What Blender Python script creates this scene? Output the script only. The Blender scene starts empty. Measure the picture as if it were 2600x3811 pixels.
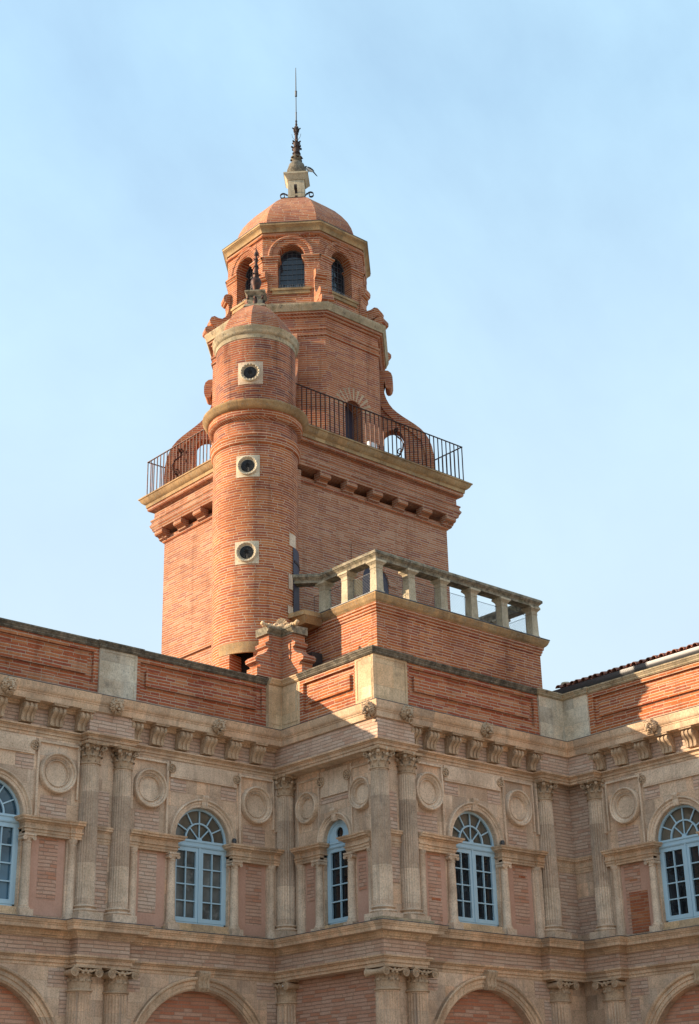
import bpy, math, random
from mathutils import Vector, Matrix
from math import sin, cos, pi, radians, atan2, hypot, sqrt
random.seed(7)
sc = bpy.context.scene
col = sc.collection

# ------------------------------------------------------------------ camera, sky, sun, exposure
def camera_rotation(yaw, pitch, roll):
    f = Vector((cos(pitch)*cos(yaw), cos(pitch)*sin(yaw), sin(pitch)))
    r = Vector((sin(yaw), -cos(yaw), 0)); u = r.cross(f)
    r2 = cos(roll)*r + sin(roll)*u; u2 = -sin(roll)*r + cos(roll)*u
    return Matrix((r2, u2, -f)).transposed()
cam = bpy.data.cameras.new('camera'); cam_o = bpy.data.objects.new('camera', cam); col.objects.link(cam_o)
cam_o.matrix_world = camera_rotation(radians(48.34320), radians(23.31521), radians(-1.34857)).to_4x4()
cam.sensor_fit = 'HORIZONTAL'; cam.sensor_width = 36; cam.lens = 5656.194/2600*36
cam.clip_start = .1; cam.clip_end = 3000
sc.camera = cam_o

SUN_DIR = Vector((-1, .76, .476)).normalized()
SUN_EL = math.asin(SUN_DIR.z)
world = bpy.data.worlds.new('World'); sc.world = world; world.use_nodes = True
def build_world():
    nt = world.node_tree; n = nt.nodes; l = nt.links
    bg = n['Background']
    sky = n.new('ShaderNodeTexSky'); sky.sky_type = 'NISHITA'; sky.sun_disc = False
    sky.sun_elevation = SUN_EL; sky.sun_rotation = atan2(SUN_DIR.x, SUN_DIR.y)
    sky.altitude = 100; sky.air_density = 1.0; sky.dust_density = 1.2; sky.ozone_density = 1.2
    tc = n.new('ShaderNodeTexCoord')
    # thin high cirrus: stretched noise over the sky direction
    mp = n.new('ShaderNodeMapping'); mp.inputs['Rotation'].default_value = (0, .35, .9); mp.inputs['Scale'].default_value = (2.0, 4.2, 3.0)
    nz = n.new('ShaderNodeTexNoise'); nz.inputs['Scale'].default_value = 1.7; nz.inputs['Detail'].default_value = 9; nz.inputs['Roughness'].default_value = .56; nz.inputs['Distortion'].default_value = .15
    rp = n.new('ShaderNodeMapRange'); rp.inputs['From Min'].default_value = .30; rp.inputs['From Max'].default_value = .74
    rp.inputs['To Min'].default_value = .42; rp.inputs['To Max'].default_value = .72
    sp = n.new('ShaderNodeSeparateXYZ')
    hz = n.new('ShaderNodeMapRange'); hz.inputs['From Min'].default_value = .62; hz.inputs['From Max'].default_value = .12; hz.inputs['To Min'].default_value = 0; hz.inputs['To Max'].default_value = .85
    mx = n.new('ShaderNodeMix'); mx.data_type = 'RGBA'; m2 = n.new('ShaderNodeMix'); m2.data_type = 'RGBA'
    l.new(tc.outputs['Generated'], mp.inputs['Vector']); l.new(mp.outputs[0], nz.inputs['Vector'])
    l.new(nz.outputs['Fac'], rp.inputs['Value']); l.new(tc.outputs['Generated'], sp.inputs[0]); l.new(sp.outputs['Z'], hz.inputs['Value'])
    l.new(rp.outputs[0], mx.inputs['Factor']); l.new(sky.outputs[0], mx.inputs['A']); mx.inputs['B'].default_value = CLOUD
    l.new(hz.outputs[0], m2.inputs['Factor']); l.new(mx.outputs['Result'], m2.inputs['A']); m2.inputs['B'].default_value = HAZY
    l.new(m2.outputs['Result'], bg.inputs['Color']); bg.inputs['Strength'].default_value = .14
CLOUD = (2.5, 3.7, 4.35, 1); HAZY = (2.58, 2.84, 2.92, 1)
build_world()
sun = bpy.data.lights.new('sun', 'SUN'); sun.energy = 3.8; sun.angle = radians(.55); sun.color = (1, .80, .56)
sun_o = bpy.data.objects.new('sun', sun); col.objects.link(sun_o)
sun_o.rotation_euler = (-SUN_DIR).to_track_quat('-Z', 'Y').to_euler(); sun_o.location = (-20, 10, 40)
vs = sc.view_settings; vs.view_transform = 'Standard'; vs.look = 'None'; vs.exposure = 1.1; vs.gamma = 1; vs.use_curve_mapping = False
sc.render.engine = 'CYCLES'; sc.cycles.max_bounces = 6; sc.cycles.use_denoising = True

# ------------------------------------------------------------------ materials
class NB:
    """small helper around a node tree"""
    def __init__(s, name):
        s.m = bpy.data.materials.new(name); s.m.use_nodes = True; s.t = s.m.node_tree; s.t.nodes.clear()
        s.out = s.t.nodes.new('ShaderNodeOutputMaterial'); s.b = s.t.nodes.new('ShaderNodeBsdfPrincipled')
        s.t.links.new(s.b.outputs[0], s.out.inputs[0])
    def set(s, i, v):
        if isinstance(v, bpy.types.NodeSocket): s.t.links.new(v, i)
        elif v is not None: i.default_value = v
    def n(s, typ, o=0, props=None, **k):
        nd = s.t.nodes.new(typ)
        for a, b in (props or {}).items(): setattr(nd, a, b)
        for a, b in k.items(): s.set(nd.inputs[int(a[1:])] if a[0] == '_' else nd.inputs[a], b)
        return nd.outputs[o]
    def math(s, op, a, b=None, c=None, clamp=False):
        nd = s.t.nodes.new('ShaderNodeMath'); nd.operation = op; nd.use_clamp = clamp
        for i, v in enumerate((a, b, c)):
            if v is not None: s.set(nd.inputs[i], v)
        return nd.outputs[0]
    def mix(s, f, a, b, blend='MIX'):
        nd = s.t.nodes.new('ShaderNodeMix'); nd.data_type = 'RGBA'; nd.blend_type = blend
        s.set(nd.inputs['Factor'], f); s.set(nd.inputs['A'], a); s.set(nd.inputs['B'], b)
        return nd.outputs['Result']
    def ramp(s, f, pts, interp='LINEAR'):
        nd = s.t.nodes.new('ShaderNodeValToRGB'); r = nd.color_ramp; r.interpolation = interp
        while len(r.elements) < len(pts): r.elements.new(.5)
        for e, (p, c) in zip(r.elements, pts): e.position = p; e.color = (*c, 1) if len(c) == 3 else c
        s.set(nd.inputs[0], f); return nd.outputs[0]
    def noise(s, vec, scale, detail=4, rough=.55, o=0, dist=0):
        return s.n('ShaderNodeTexNoise', o, Vector=vec, Scale=scale, Detail=detail, Roughness=rough, Distortion=dist)
    def rng(s, v, a, b, c=0., d=1., smooth=False):
        return s.n('ShaderNodeMapRange', 0, {'interpolation_type': 'SMOOTHSTEP' if smooth else 'LINEAR'}, Value=v, _1=a, _2=b, _3=c, _4=d)
    def coords(s):
        uv = s.n('ShaderNodeUVMap', props={'uv_map': 'UVMap'})
        nd = s.t.nodes.new('ShaderNodeNewGeometry'); pos = nd.outputs['Position']
        sp = s.t.nodes.new('ShaderNodeSeparateXYZ'); s.t.links.new(uv, sp.inputs[0])
        return uv, pos, sp.outputs[0], sp.outputs[1]
    def combine(s, x, y, z=0.): return s.n('ShaderNodeCombineXYZ', _0=x, _1=y, _2=z)
    def bump(s, h, strength=.5, dist=.02):
        s.set(s.b.inputs['Normal'], s.n('ShaderNodeBump', Height=h, Strength=strength, Distance=dist))

def cells(s, u, v, pos, h, w, mort, wob=.012):
    """rows of bricks of uneven length: returns (mask, id value, row value)"""
    wv = s.noise(pos, 2.2, 2); wv2 = s.noise(pos, 26, 2)
    v2 = s.math('ADD', v, s.math('MULTIPLY', s.math('SUBTRACT', wv, .5), wob*3))
    v2 = s.math('ADD', v2, s.math('MULTIPLY', s.math('SUBTRACT', wv2, .5), wob*.6))
    rv = s.math('DIVIDE', v2, h); row = s.math('FLOOR', rv); fy = s.math('FRACT', rv)
    r1 = s.n('ShaderNodeTexWhiteNoise', 0, {'noise_dimensions': '1D'}, W=row)
    ux = s.math('ADD', s.math('DIVIDE', u, w), s.math('MULTIPLY', r1, 7.3)); cell = s.math('FLOOR', ux); fx = s.math('FRACT', ux)
    rn = s.n('ShaderNodeTexWhiteNoise', 0, {'noise_dimensions': '2D'}, Vector=s.combine(cell, row))
    split = s.math('MULTIPLY_ADD', rn, .34, .38)
    left = s.math('LESS_THAN', fx, split)
    idv = s.n('ShaderNodeTexWhiteNoise', 0, {'noise_dimensions': '2D'}, Vector=s.combine(s.math('MULTIPLY_ADD', cell, 2., left), s.math('ADD', row, .37)))
    dx = s.math('MINIMUM', s.math('MINIMUM', fx, s.math('SUBTRACT', 1., fx)), s.math('ABSOLUTE', s.math('SUBTRACT', fx, split)))
    dx = s.math('MULTIPLY', dx, w*1.5); dy = s.math('MULTIPLY', s.math('MINIMUM', fy, s.math('SUBTRACT', 1., fy)), h)
    dist = s.math('ADD', s.math('MINIMUM', dx, dy), s.math('MULTIPLY', s.math('SUBTRACT', wv2, .5), mort*.9))
    return s.rng(dist, mort*.35, mort*.85, smooth=True), idv, r1

def brick_mat(name, cols, mortar, h=.07, w=.62, mort=.011, stain=(.50, .40, .36), stain_amt=.35, wash=None, wash_amt=0., bump=.7):
    s = NB(name); uv, pos, u, v = s.coords()
    mask, idv, r1 = cells(s, u, v, pos, h, w, mort)
    n = len(cols); c = s.ramp(idv, [(i/n, cc) for i, cc in enumerate(cols)], 'CONSTANT')
    fine = s.noise(pos, 38, 5, .65); c = s.mix(.8, c, s.ramp(fine, [(.25, (.55, .52, .5)), (.6, (1, 1, 1)), (.8, (1.15, 1.12, 1.08))]), 'MULTIPLY')
    mc = s.mix(s.noise(pos, 9, 4), [x*.72 for x in mortar[:3]]+[1], (*mortar, 1))
    if wash is not None:
        wn = s.rng(s.noise(pos, 2.6, 6, .62), .35, .68, wash_amt*.6, wash_amt); c = s.mix(wn, c, (*wash, 1)); mc = s.mix(wn, mc, (*wash, 1))
    c = s.mix(mask, mc, c)
    big = s.rng(s.noise(pos, .55, 5, .6), .42, .70, 0, stain_amt, True)
    c = s.mix(big, c, (*stain, 1), 'MULTIPLY')
    st = s.n('ShaderNodeMapping', Vector=pos, Scale=(3.2, 3.2, .22)); streak = s.rng(s.noise(st, 1.2, 5), .5, .75, 0, stain_amt*.9, True)
    c = s.mix(streak, c, (stain[0]*.9, stain[1]*.95, stain[2], 1), 'MULTIPLY')
    s.set(s.b.inputs['Base Color'], c); s.b.inputs['Roughness'].default_value = .9; s.b.inputs['Specular IOR Level'].default_value = .15
    s.bump(s.math('ADD', mask, s.math('MULTIPLY', fine, .5)), bump, .012)
    return s.m

def stone_mat(name, a, b, dark=(.10, .085, .065), dark_amt=.35, block=None, lichen=0., streak=.5, bump=.35, moss=0.):
    s = NB(name); uv, pos, u, v = s.coords()
    rnd = s.t.nodes.new('ShaderNodeObjectInfo').outputs['Random']
    p = s.n('ShaderNodeVectorMath', props={'operation': 'ADD'}, _0=pos, _1=s.combine(s.math('MULTIPLY', rnd, 9.), s.math('MULTIPLY', rnd, 5.), 0.))
    c = s.mix(s.rng(s.noise(p, 1.3, 8, .68), .36, .64), [x*1.08 for x in a]+[1], [x*.86 for x in b]+[1])
    fine = s.noise(p, 30, 6, .7)
    c = s.mix(1., c, s.ramp(fine, [(.30, (.58, .56, .53)), (.52, (1, 1, 1)), (.75, (1.14, 1.12, 1.10))]), 'MULTIPLY')
    hgt = fine
    if block:
        mask, idv, r1 = cells(s, u, v, pos, block[1], block[0], .008, .002)
        c = s.mix(1., c, s.ramp(idv, [(0, (.72, .70, .69)), (.2, (.90, .84, .80)), (.4, (1.02, .98, .93)), (.6, (1.10, .98, .88)), (.8, (.88, .88, .88)), (1, (1.16, 1.14, 1.10))]), 'MULTIPLY')
        c = s.mix(s.math('MULTIPLY', s.math('SUBTRACT', 1., mask), .5), c, (a[0]*.5, a[1]*.48, a[2]*.46, 1))
        hgt = s.math('ADD', s.math('MULTIPLY', fine, .5), mask)
    mp = s.n('ShaderNodeMapping', Vector=p, Scale=(5., 5., .35)); sk = s.rng(s.noise(mp, 1.4, 6, .6), .48, .76, 0, streak, True)
    c = s.mix(sk, c, (a[0]*.46, a[1]*.46, a[2]*.48, 1))
    dk = s.rng(s.noise(p, 2.3, 8, .68), .52, .74, 0, dark_amt, True); c = s.mix(dk, c, (*dark, 1))
    if lichen:
        ln = s.rng(s.noise(p, 5.5, 10, .75), .66-.34*lichen, .74-.10*lichen, 0, .82, True); c = s.mix(ln, c, (.05, .046, .038, 1))
        sp = s.rng(s.noise(p, 14, 6, .7), .56, .64, 0, .5, True); c = s.mix(sp, c, (.32, .31, .27, 1))
    if moss:
        ms = s.rng(s.noise(p, 3.2, 7, .7), .5, .66, 0, moss, True); c = s.mix(ms, c, (.12, .12, .035, 1))
    s.set(s.b.inputs['Base Color'], c); s.b.inputs['Roughness'].default_value = .88; s.b.inputs['Specular IOR Level'].default_value = .2
    s.bump(hgt, bump, .012); return s.m

def plain_mat(name, colr, rough=.6, metal=0., var=.25, scale=8, spec=.4, rust=None, bump=.15):
    s = NB(name); uv, pos, u, v = s.coords()
    n1 = s.noise(pos, scale, 6, .65)
    c = s.mix(n1, [x*(1-var) for x in colr]+[1], [min(1, x*(1+var)) for x in colr]+[1])
    if rust: c = s.mix(s.rng(s.noise(pos, 11, 7, .7), .45, .62, 0, .9), c, (*rust, 1))
    s.set(s.b.inputs['Base Color'], c); s.b.inputs['Roughness'].default_value = rough; s.b.inputs['Metallic'].default_value = metal
    s.b.inputs['Specular IOR Level'].default_value = spec; s.bump(n1, bump, .01); return s.m

def plaster_mat(name, a, b):
    s = NB(name); uv, pos, u, v = s.coords()
    n1 = s.noise(pos, 1.6, 7, .65); n2 = s.noise(pos, 24, 6, .7)
    c = s.mix(s.rng(n1, .35, .65), (*a, 1), (*b, 1)); c = s.mix(.7, c, s.ramp(n2, [(.3, (.8, .78, .76)), (.6, (1, 1, 1))]), 'MULTIPLY')
    s.set(s.b.inputs['Base Color'], c); s.b.inputs['Roughness'].default_value = .92; s.b.inputs['Specular IOR Level'].default_value = .1
    s.bump(n2, .3, .01); return s.m

def glass_mat(name, colr, rough=.03):
    s = NB(name); uv, pos, u, v = s.coords()
    n1 = s.noise(pos, .9, 4, .55); n2 = s.noise(pos, 3.2, 5, .6); c = s.mix(s.rng(n1, .4, .65), [x*.5 for x in colr]+[1], [x*1.25 for x in colr]+[1]); c = s.mix(s.rng(n2, .56, .72, 0, .35), c, [min(1, x*2.2+.03) for x in colr]+[1])  # second noise paints lighter, cloudy reflections into the pane colour
    s.set(s.b.inputs['Base Color'], c); s.b.inputs['Roughness'].default_value = rough; s.b.inputs['IOR'].default_value = 1.52
    s.bump(s.noise(pos, 2.5, 2), .06, .02); return s.m

OR = [(.55, .175, .06), (.48, .14, .05), (.52, .16, .055), (.43, .12, .048), (.58, .205, .08), (.46, .13, .052), (.38, .11, .055), (.50, .15, .055), (.53, .195, .10), (.38, .11, .06)]
TW = [(.50, .205, .105), (.44, .165, .08), (.53, .24, .135), (.38, .14, .078), (.47, .185, .095), (.41, .155, .085), (.55, .27, .16), (.45, .17, .085), (.37, .14, .09), (.48, .195, .095)]
M = {}
M['orange_brick'] = brick_mat('orange_brick', OR, (.70, .52, .37), h=.074, w=.80, mort=.016, stain_amt=.5)
M['parapet_brick'] = brick_mat('parapet_brick', [(.52, .165, .07), (.46, .125, .055), (.55, .21, .09), (.40, .11, .06), (.50, .15, .065), (.40, .11, .062), (.57, .25, .13), (.48, .14, .06)], (.60, .45, .33), h=.078, w=.80, mort=.017, stain_amt=.5)
M['tower_brick'] = brick_mat('tower_brick', TW, (.60, .47, .36), h=.072, w=.78, mort=.016, stain_amt=.45)
M['red_brick'] = brick_mat('red_brick', [(.53, .18, .08), (.48, .15, .07), (.56, .215, .10), (.43, .135, .072), (.51, .17, .078), (.38, .125, .08), (.54, .195, .09)], (.60, .45, .33), h=.074, w=.78, mort=.016, stain_amt=.5)
M['sooty_brick'] = brick_mat('sooty_brick', [(.48, .155, .065), (.42, .12, .058), (.36, .105, .058), (.45, .14, .06), (.25, .08, .06), (.40, .125, .06)], (.55, .41, .30), h=.074, w=.78, mort=.015, stain=(.30, .24, .24), stain_amt=.8)
M['arch_brick'] = brick_mat('arch_brick', [(.58, .28, .18), (.62, .34, .23), (.52, .23, .14), (.60, .31, .20), (.55, .20, .11), (.64, .38, .27)], (.38, .25, .175), h=.082, w=.76, mort=.014, wash=(.62, .37, .26), wash_amt=.2, stain_amt=.3, stain=(.7, .62, .58))
M['pale_brick'] = brick_mat('pale_brick', [(.66, .45, .335), (.69, .495, .375), (.62, .405, .295), (.70, .52, .405), (.65, .435, .32), (.59, .36, .255)], (.42, .305, .22), h=.082, w=.72, mort=.014, wash=(.66, .50, .40), wash_amt=.22, stain_amt=.3, stain=(.68, .60, .55), bump=1.0)
M['pink_brick'] = brick_mat('pink_brick', [(.62, .355, .25), (.64, .395, .285), (.57, .305, .205), (.66, .42, .31), (.57, .26, .155), (.62, .37, .265)], (.40, .265, .185), h=.082, w=.72, mort=.014, wash=(.58, .37, .28), wash_amt=.28, stain_amt=.3, stain=(.68, .60, .55), bump=1.0)
M['red_patch'] = brick_mat('red_patch', [(.48, .17, .075), (.44, .15, .075), (.52, .23, .12), (.40, .13, .065)], (.46, .31, .22), h=.072, w=.6)
M['stone'] = stone_mat('stone', (.75, .57, .425), (.63, .455, .325), block=(.95, .34), dark=(.20, .165, .135), dark_amt=.4, streak=.65)
M['stone_plain'] = stone_mat('stone_plain', (.76, .585, .435), (.64, .47, .335), dark=(.20, .165, .135), dark_amt=.35, streak=.6)
M['stone_mould'] = stone_mat('stone_mould', (.74, .55, .39), (.61, .435, .295), block=(1.3, 3.0), dark=(.17, .14, .11), dark_amt=.42, streak=.6)
M['column_stone'] = stone_mat('column_stone', (.72, .565, .435), (.605, .46, .34), block=(9.0, .78), dark=(.18, .15, .125), dark_amt=.45, streak=.8)
M['carved_stone'] = stone_mat('carved_stone', (.57, .41, .275), (.46, .32, .21), dark_amt=.3, streak=.2)
M['oculus_stone'] = stone_mat('oculus_stone', (.76, .66, .50), (.66, .55, .40), dark_amt=.25, streak=.3)
M['pale_stone'] = stone_mat('pale_stone', (.76, .57, .375), (.64, .455, .275), dark=(.21, .17, .13), dark_amt=.45, block=(1.2, .55), streak=.5)
M['white_stone'] = stone_mat('white_stone', (.76, .69, .56), (.62, .52, .39), dark=(.14, .13, .11), dark_amt=.6, block=(1.2, .42), streak=.5, lichen=.22)
M['gold_stone'] = stone_mat('gold_stone', (.50, .345, .185), (.38, .255, .135), dark=(.11, .09, .065), dark_amt=.65, block=(.55, 3.0), streak=.4, lichen=.12)
M['coping_stone'] = stone_mat('coping_stone', (.30, .25, .185), (.20, .17, .13), dark_amt=.5, lichen=.9, streak=.5)
M['balustrade_stone'] = stone_mat('balustrade_stone', (.62, .52, .37), (.50, .41, .28), dark_amt=.3, lichen=.28, streak=.5)
M['rail_stone'] = stone_mat('rail_stone', (.44, .37, .265), (.33, .275, .19), dark_amt=.5, lichen=.85, streak=.5, moss=.3)
M['weather_stone'] = stone_mat('weather_stone', (.56, .47, .33), (.45, .37, .25), dark_amt=.4, lichen=.42, moss=.3, streak=.4, block=(.9, 3.0))
M['pink_plaster'] = plaster_mat('pink_plaster', (.60, .36, .27), (.53, .31, .225))
M['iron'] = plain_mat('iron', (.045, .028, .026), .55, .6, rust=(.11, .045, .03))
M['rust_iron'] = plain_mat('rust_iron', (.045, .034, .032), .6, .5, rust=(.09, .042, .03))
M['steel'] = plain_mat('steel', (.42, .44, .46), .4, .8)
M['lead'] = plain_mat('lead', (.10, .105, .115), .5, .4)
M['gutter_metal'] = plain_mat('gutter_metal', (.07, .07, .075), .4, .5)
M['blue_paint'] = plain_mat('blue_paint', (.39, .56, .67), .45, var=.07, bump=.05)
M['violet_door'] = plain_mat('violet_door', (.045, .038, .062), .55, var=.2)
M['white_paint'] = plain_mat('white_paint', (.75, .76, .76), .4, var=.05)
M['terracotta'] = plain_mat('terracotta', (.36, .13, .075), .8, var=.45, scale=3, rust=(.14, .085, .07))
M['painted_dark'] = plain_mat('painted_dark', (.012, .011, .010), .95)  # near-black colour standing in for unlit insides
M['black_feather'] = plain_mat('black_feather', (.012, .013, .018), .45)
M['white_feather'] = plain_mat('white_feather', (.75, .75, .73), .8, var=.06)
M['glass_dark'] = glass_mat('glass_dark', (.018, .021, .026))
M['glass_grey'] = glass_mat('glass_grey', (.15, .16, .155), .08)
M['glass_painted_sky'] = glass_mat('glass_painted_sky', (.06, .13, .19), .03)  # blue of the mirrored sky put into the pane colour
M['glass_fan'] = glass_mat('glass_fan', (.13, .115, .09), .06)
M['leaded'] = glass_mat('leaded', (.02, .028, .042), .06)
M['paving'] = stone_mat('paving', (.31, .285, .25), (.25, .23, .20), block=(.6, .35), dark_amt=.3)

# ------------------------------------------------------------------ mesh builder
class G:
    def __init__(s): s.v = []; s.f = []
    def add(s, vs, fs):
        o = len(s.v); s.v += [tuple(p) for p in vs]; s.f += [tuple(i+o for i in f) for f in fs]; return s
    def poly(s, *pts): return s.add(pts, [tuple(range(len(pts)))])
    def box(s, x0, x1, y0, y1, z0, z1):
        v = [(x, y, z) for z in (z0, z1) for y in (y0, y1) for x in (x0, x1)]
        return s.add(v, [(0, 2, 3, 1), (4, 5, 7, 6), (0, 1, 5, 4), (2, 6, 7, 3), (0, 4, 6, 2), (1, 3, 7, 5)])
    def frustum(s, cx, cy, a0, z0, a1, z1, rz=0, b0=None, b1=None):
        b0 = b0 or a0; b1 = b1 or a1; v = []
        for a, b, z in ((a0, b0, z0), (a1, b1, z1)):
            for sx, sy in ((-1, -1), (1, -1), (1, 1), (-1, 1)):
                x, y = sx*a/2, sy*b/2; v.append((cx+x*cos(rz)-y*sin(rz), cy+x*sin(rz)+y*cos(rz), z))
        return s.add(v, [(3, 2, 1, 0), (4, 5, 6, 7)]+[(i, (i+1) % 4, 4+(i+1) % 4, 4+i) for i in range(4)])
    def extrude(s, pts, vec):
        """closed planar outline pts pushed along vec"""
        n = len(pts); v = list(pts)+[tuple(Vector(p)+Vector(vec)) for p in pts]
        return s.add(v, [tuple(range(n))[::-1], tuple(range(n, 2*n))]+[(i, (i+1) % n, n+(i+1) % n, n+i) for i in range(n)])
    def prism_y(s, xz, y0, y1): return s.extrude([(x, y0, z) for x, z in xz], (0, y1-y0, 0))
    def prism_x(s, yz, x0, x1): return s.extrude([(x0, y, z) for y, z in yz], (x1-x0, 0, 0))
    def lathe(s, cx, cy, prof, seg=32, a0=0., a1=2*pi, rad=None, cap=True):
        full = abs(a1-a0-2*pi) < 1e-6; n = seg if full else seg+1; v = []
        for r, z in prof:
            for i in range(n):
                a = a0+(a1-a0)*i/seg; rr = r*(rad(a, z) if rad else 1); v.append((cx+rr*cos(a), cy+rr*sin(a), z))
        f = []
        for j in range(len(prof)-1):
            for i in range(seg):
                k = (i+1) % n; f.append((j*n+i, j*n+k, (j+1)*n+k, (j+1)*n+i))
        if cap and full:
            if prof[0][0] > 1e-5: f.append(tuple(range(n))[::-1])
            if prof[-1][0] > 1e-5: f.append(tuple(range((len(prof)-1)*n, len(prof)*n)))
        return s.add(v, f)
    def oct(s, cx, cy, prof, rot=pi/8, rng=None):
        """octagonal lathe, prof given in apothems"""
        return s.lathe(cx, cy, [(r/cos(pi/8), z) for r, z in prof], 8, rot, rot+2*pi)
    def ball(s, c, r, seg=12, rings=8):
        if not hasattr(r, '__len__'): r = (r, r, r)
        v = [(c[0], c[1], c[2]-r[2])]
        for j in range(1, rings):
            t = -pi/2+pi*j/rings
            for i in range(seg):
                a = 2*pi*i/seg; v.append((c[0]+r[0]*cos(t)*cos(a), c[1]+r[1]*cos(t)*sin(a), c[2]+r[2]*sin(t)))
        v.append((c[0], c[1], c[2]+r[2])); f = [(0, 1+(i+1) % seg, 1+i) for i in range(seg)]
        for j in range(rings-2):
            for i in range(seg): a = 1+j*seg; k = (i+1) % seg; f.append((a+i, a+k, a+seg+k, a+seg+i))
        a = 1+(rings-2)*seg; f += [(a+i, a+(i+1) % seg, len(v)-1) for i in range(seg)]
        return s.add(v, f)
    def tube(s, pts, r, seg=6, flat=None):
        pts = [Vector(p) for p in pts]; n = len(pts); rs = r if hasattr(r, '__len__') else [r]*n; v = []; ref = Vector((.13, .21, .97))
        for i, p in enumerate(pts):
            t = (pts[min(i+1, n-1)]-pts[max(i-1, 0)]).normalized()
            a = t.cross(ref); a = a.normalized() if a.length > 1e-4 else t.orthogonal().normalized(); b = t.cross(a)
            if flat: a, b = Vector(flat), t.cross(Vector(flat)).normalized()
            for k in range(seg):
                an = 2*pi*k/seg+pi/seg; v.append(p+rs[i]*(cos(an)*a+sin(an)*b))
        f = [tuple(range(seg))[::-1], tuple(range((n-1)*seg, n*seg))]
        for i in range(n-1):
            for k in range(seg): q = (k+1) % seg; f.append((i*seg+k, i*seg+q, (i+1)*seg+q, (i+1)*seg+k))
        return s.add(v, f)
    def strap(s, pts, w, axis, th=.012):
        """flat iron band of width w along axis following pts"""
        ax = Vector(axis).normalized(); pts = [Vector(p) for p in pts]; n = len(pts); v = []
        for i, p in enumerate(pts):
            t = (pts[min(i+1, n-1)]-pts[max(i-1, 0)]).normalized(); nn = t.cross(ax)
            for sa, sn in ((-1, -1), (1, -1), (1, 1), (-1, 1)): v.append(p+ax*(sa*w/2)+nn*(sn*th/2))
        f = [(3, 2, 1, 0), tuple(range(4*n-4, 4*n))]
        for i in range(n-1):
            for k in range(4): q = (k+1) % 4; f.append((i*4+k, i*4+q, i*4+4+q, i*4+4+k))
        return s.add(v, f)
    def sweep(s, path, prof, closed=False, rng=None, closed_prof=True):
        """profile (outward, z) swept along a plan path; outward is to the right of travel; mitred corners. rng: which segments to emit"""
        P = [Vector(p[:2]) for p in path]; n = len(P); m = len(prof)
        def nrm(a, b): d = (b-a).normalized(); return Vector((d.y, -d.x))
        mit = []
        for i in range(n):
            if closed or 0 < i < n-1:
                n1 = nrm(P[i-1], P[i]); n2 = nrm(P[i], P[(i+1) % n]); k = 1+n1.dot(n2); mit.append((n1+n2)/max(k, .05))
            elif i == 0: mit.append(nrm(P[0], P[1]))
            else: mit.append(nrm(P[-2], P[-1]))
        segs = range(n if closed else n-1) if rng is None else range(*rng)
        for i in segs:
            j = (i+1) % n; v = []
            for k in (i, j):
                for o, z in prof: q = P[k]+mit[k]*o; v.append((q.x, q.y, z))
            f = [(a, a+1, m+a+1, m+a) for a in range(m-1)]
            if closed_prof: f.append((m-1, 0, m, 2*m-1))
            s.add(v, f)
        if closed_prof and not closed and len(segs):
            for k in (segs[0], segs[-1]+1):
                s.poly(*[((P[k]+mit[k]*o).x, (P[k]+mit[k]*o).y, z) for o, z in prof])
        return s
    def arch(s, cx, cz, prof, a0=0., a1=pi, seg=28, closed_prof=True, y=0):
        """profile (radius, outward) swept round a centre in the facade plane (outward = -y)"""
        m = len(prof); full = abs(a1-a0-2*pi) < 1e-6; v = []; n = seg if full else seg+1
        for i in range(n):
            a = a0+(a1-a0)*i/seg
            for r, d in prof: v.append((cx+r*cos(a), y-d, cz+r*sin(a)))
        f = []
        for i in range(seg):
            k = (i+1) % n
            for a in range(m if closed_prof else m-1): b = (a+1) % m; f.append((i*m+a, i*m+b, k*m+b, k*m+a))
        if not full and closed_prof: f += [tuple(range(m)), tuple(range((n-1)*m, n*m))[::-1]]
        return s.add(v, f)
    def disc(s, cx, cz, r, y, seg=32, a0=0., a1=2*pi):
        full = abs(a1-a0-2*pi) < 1e-6; k = seg if full else seg+1
        return s.poly(*[(cx+r*cos(a0+(a1-a0)*i/seg), y, cz+r*sin(a0+(a1-a0)*i/seg)) for i in range(k)])
    def wall(s, u0, u1, z0, z1, ops=(), y=0., rev=.3, seg=18):
        """flat wall in the plane y with round-headed openings (centre, radius, sill z, spring z) and their reveals"""
        cur = u0; q = lambda a, b, c, d: s.poly((a, y, c), (b, y, c), (b, y, d), (a, y, d))
        for uc, r, zs, zp in sorted(ops):
            q(cur, uc-r, z0, z1)
            if zs > z0: q(uc-r, uc+r, z0, zs)
            pts = [(uc-r*cos(pi*i/seg), zp+r*sin(pi*i/seg)) for i in range(seg+1)]
            for (a, c), (b, d) in zip(pts, pts[1:]):
                s.poly((a, y, c), (b, y, d), (b, y, z1), (a, y, z1)); s.poly((a, y, c), (a, y+rev, c), (b, y+rev, d), (b, y, d))
            for x in (uc-r, uc+r): s.poly((x, y, zs), (x, y+rev, zs), (x, y+rev, zp), (x, y, zp))
            if zs > z0: s.poly((uc-r, y, zs), (uc-r, y+rev, zs), (uc+r, y+rev, zs), (uc+r, y, zs))
            cur = uc+r
        q(cur, u1, z0, z1); return s
    def merge(s, o, mat): return s.add([mat @ Vector(p) for p in o.v], o.f)

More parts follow.
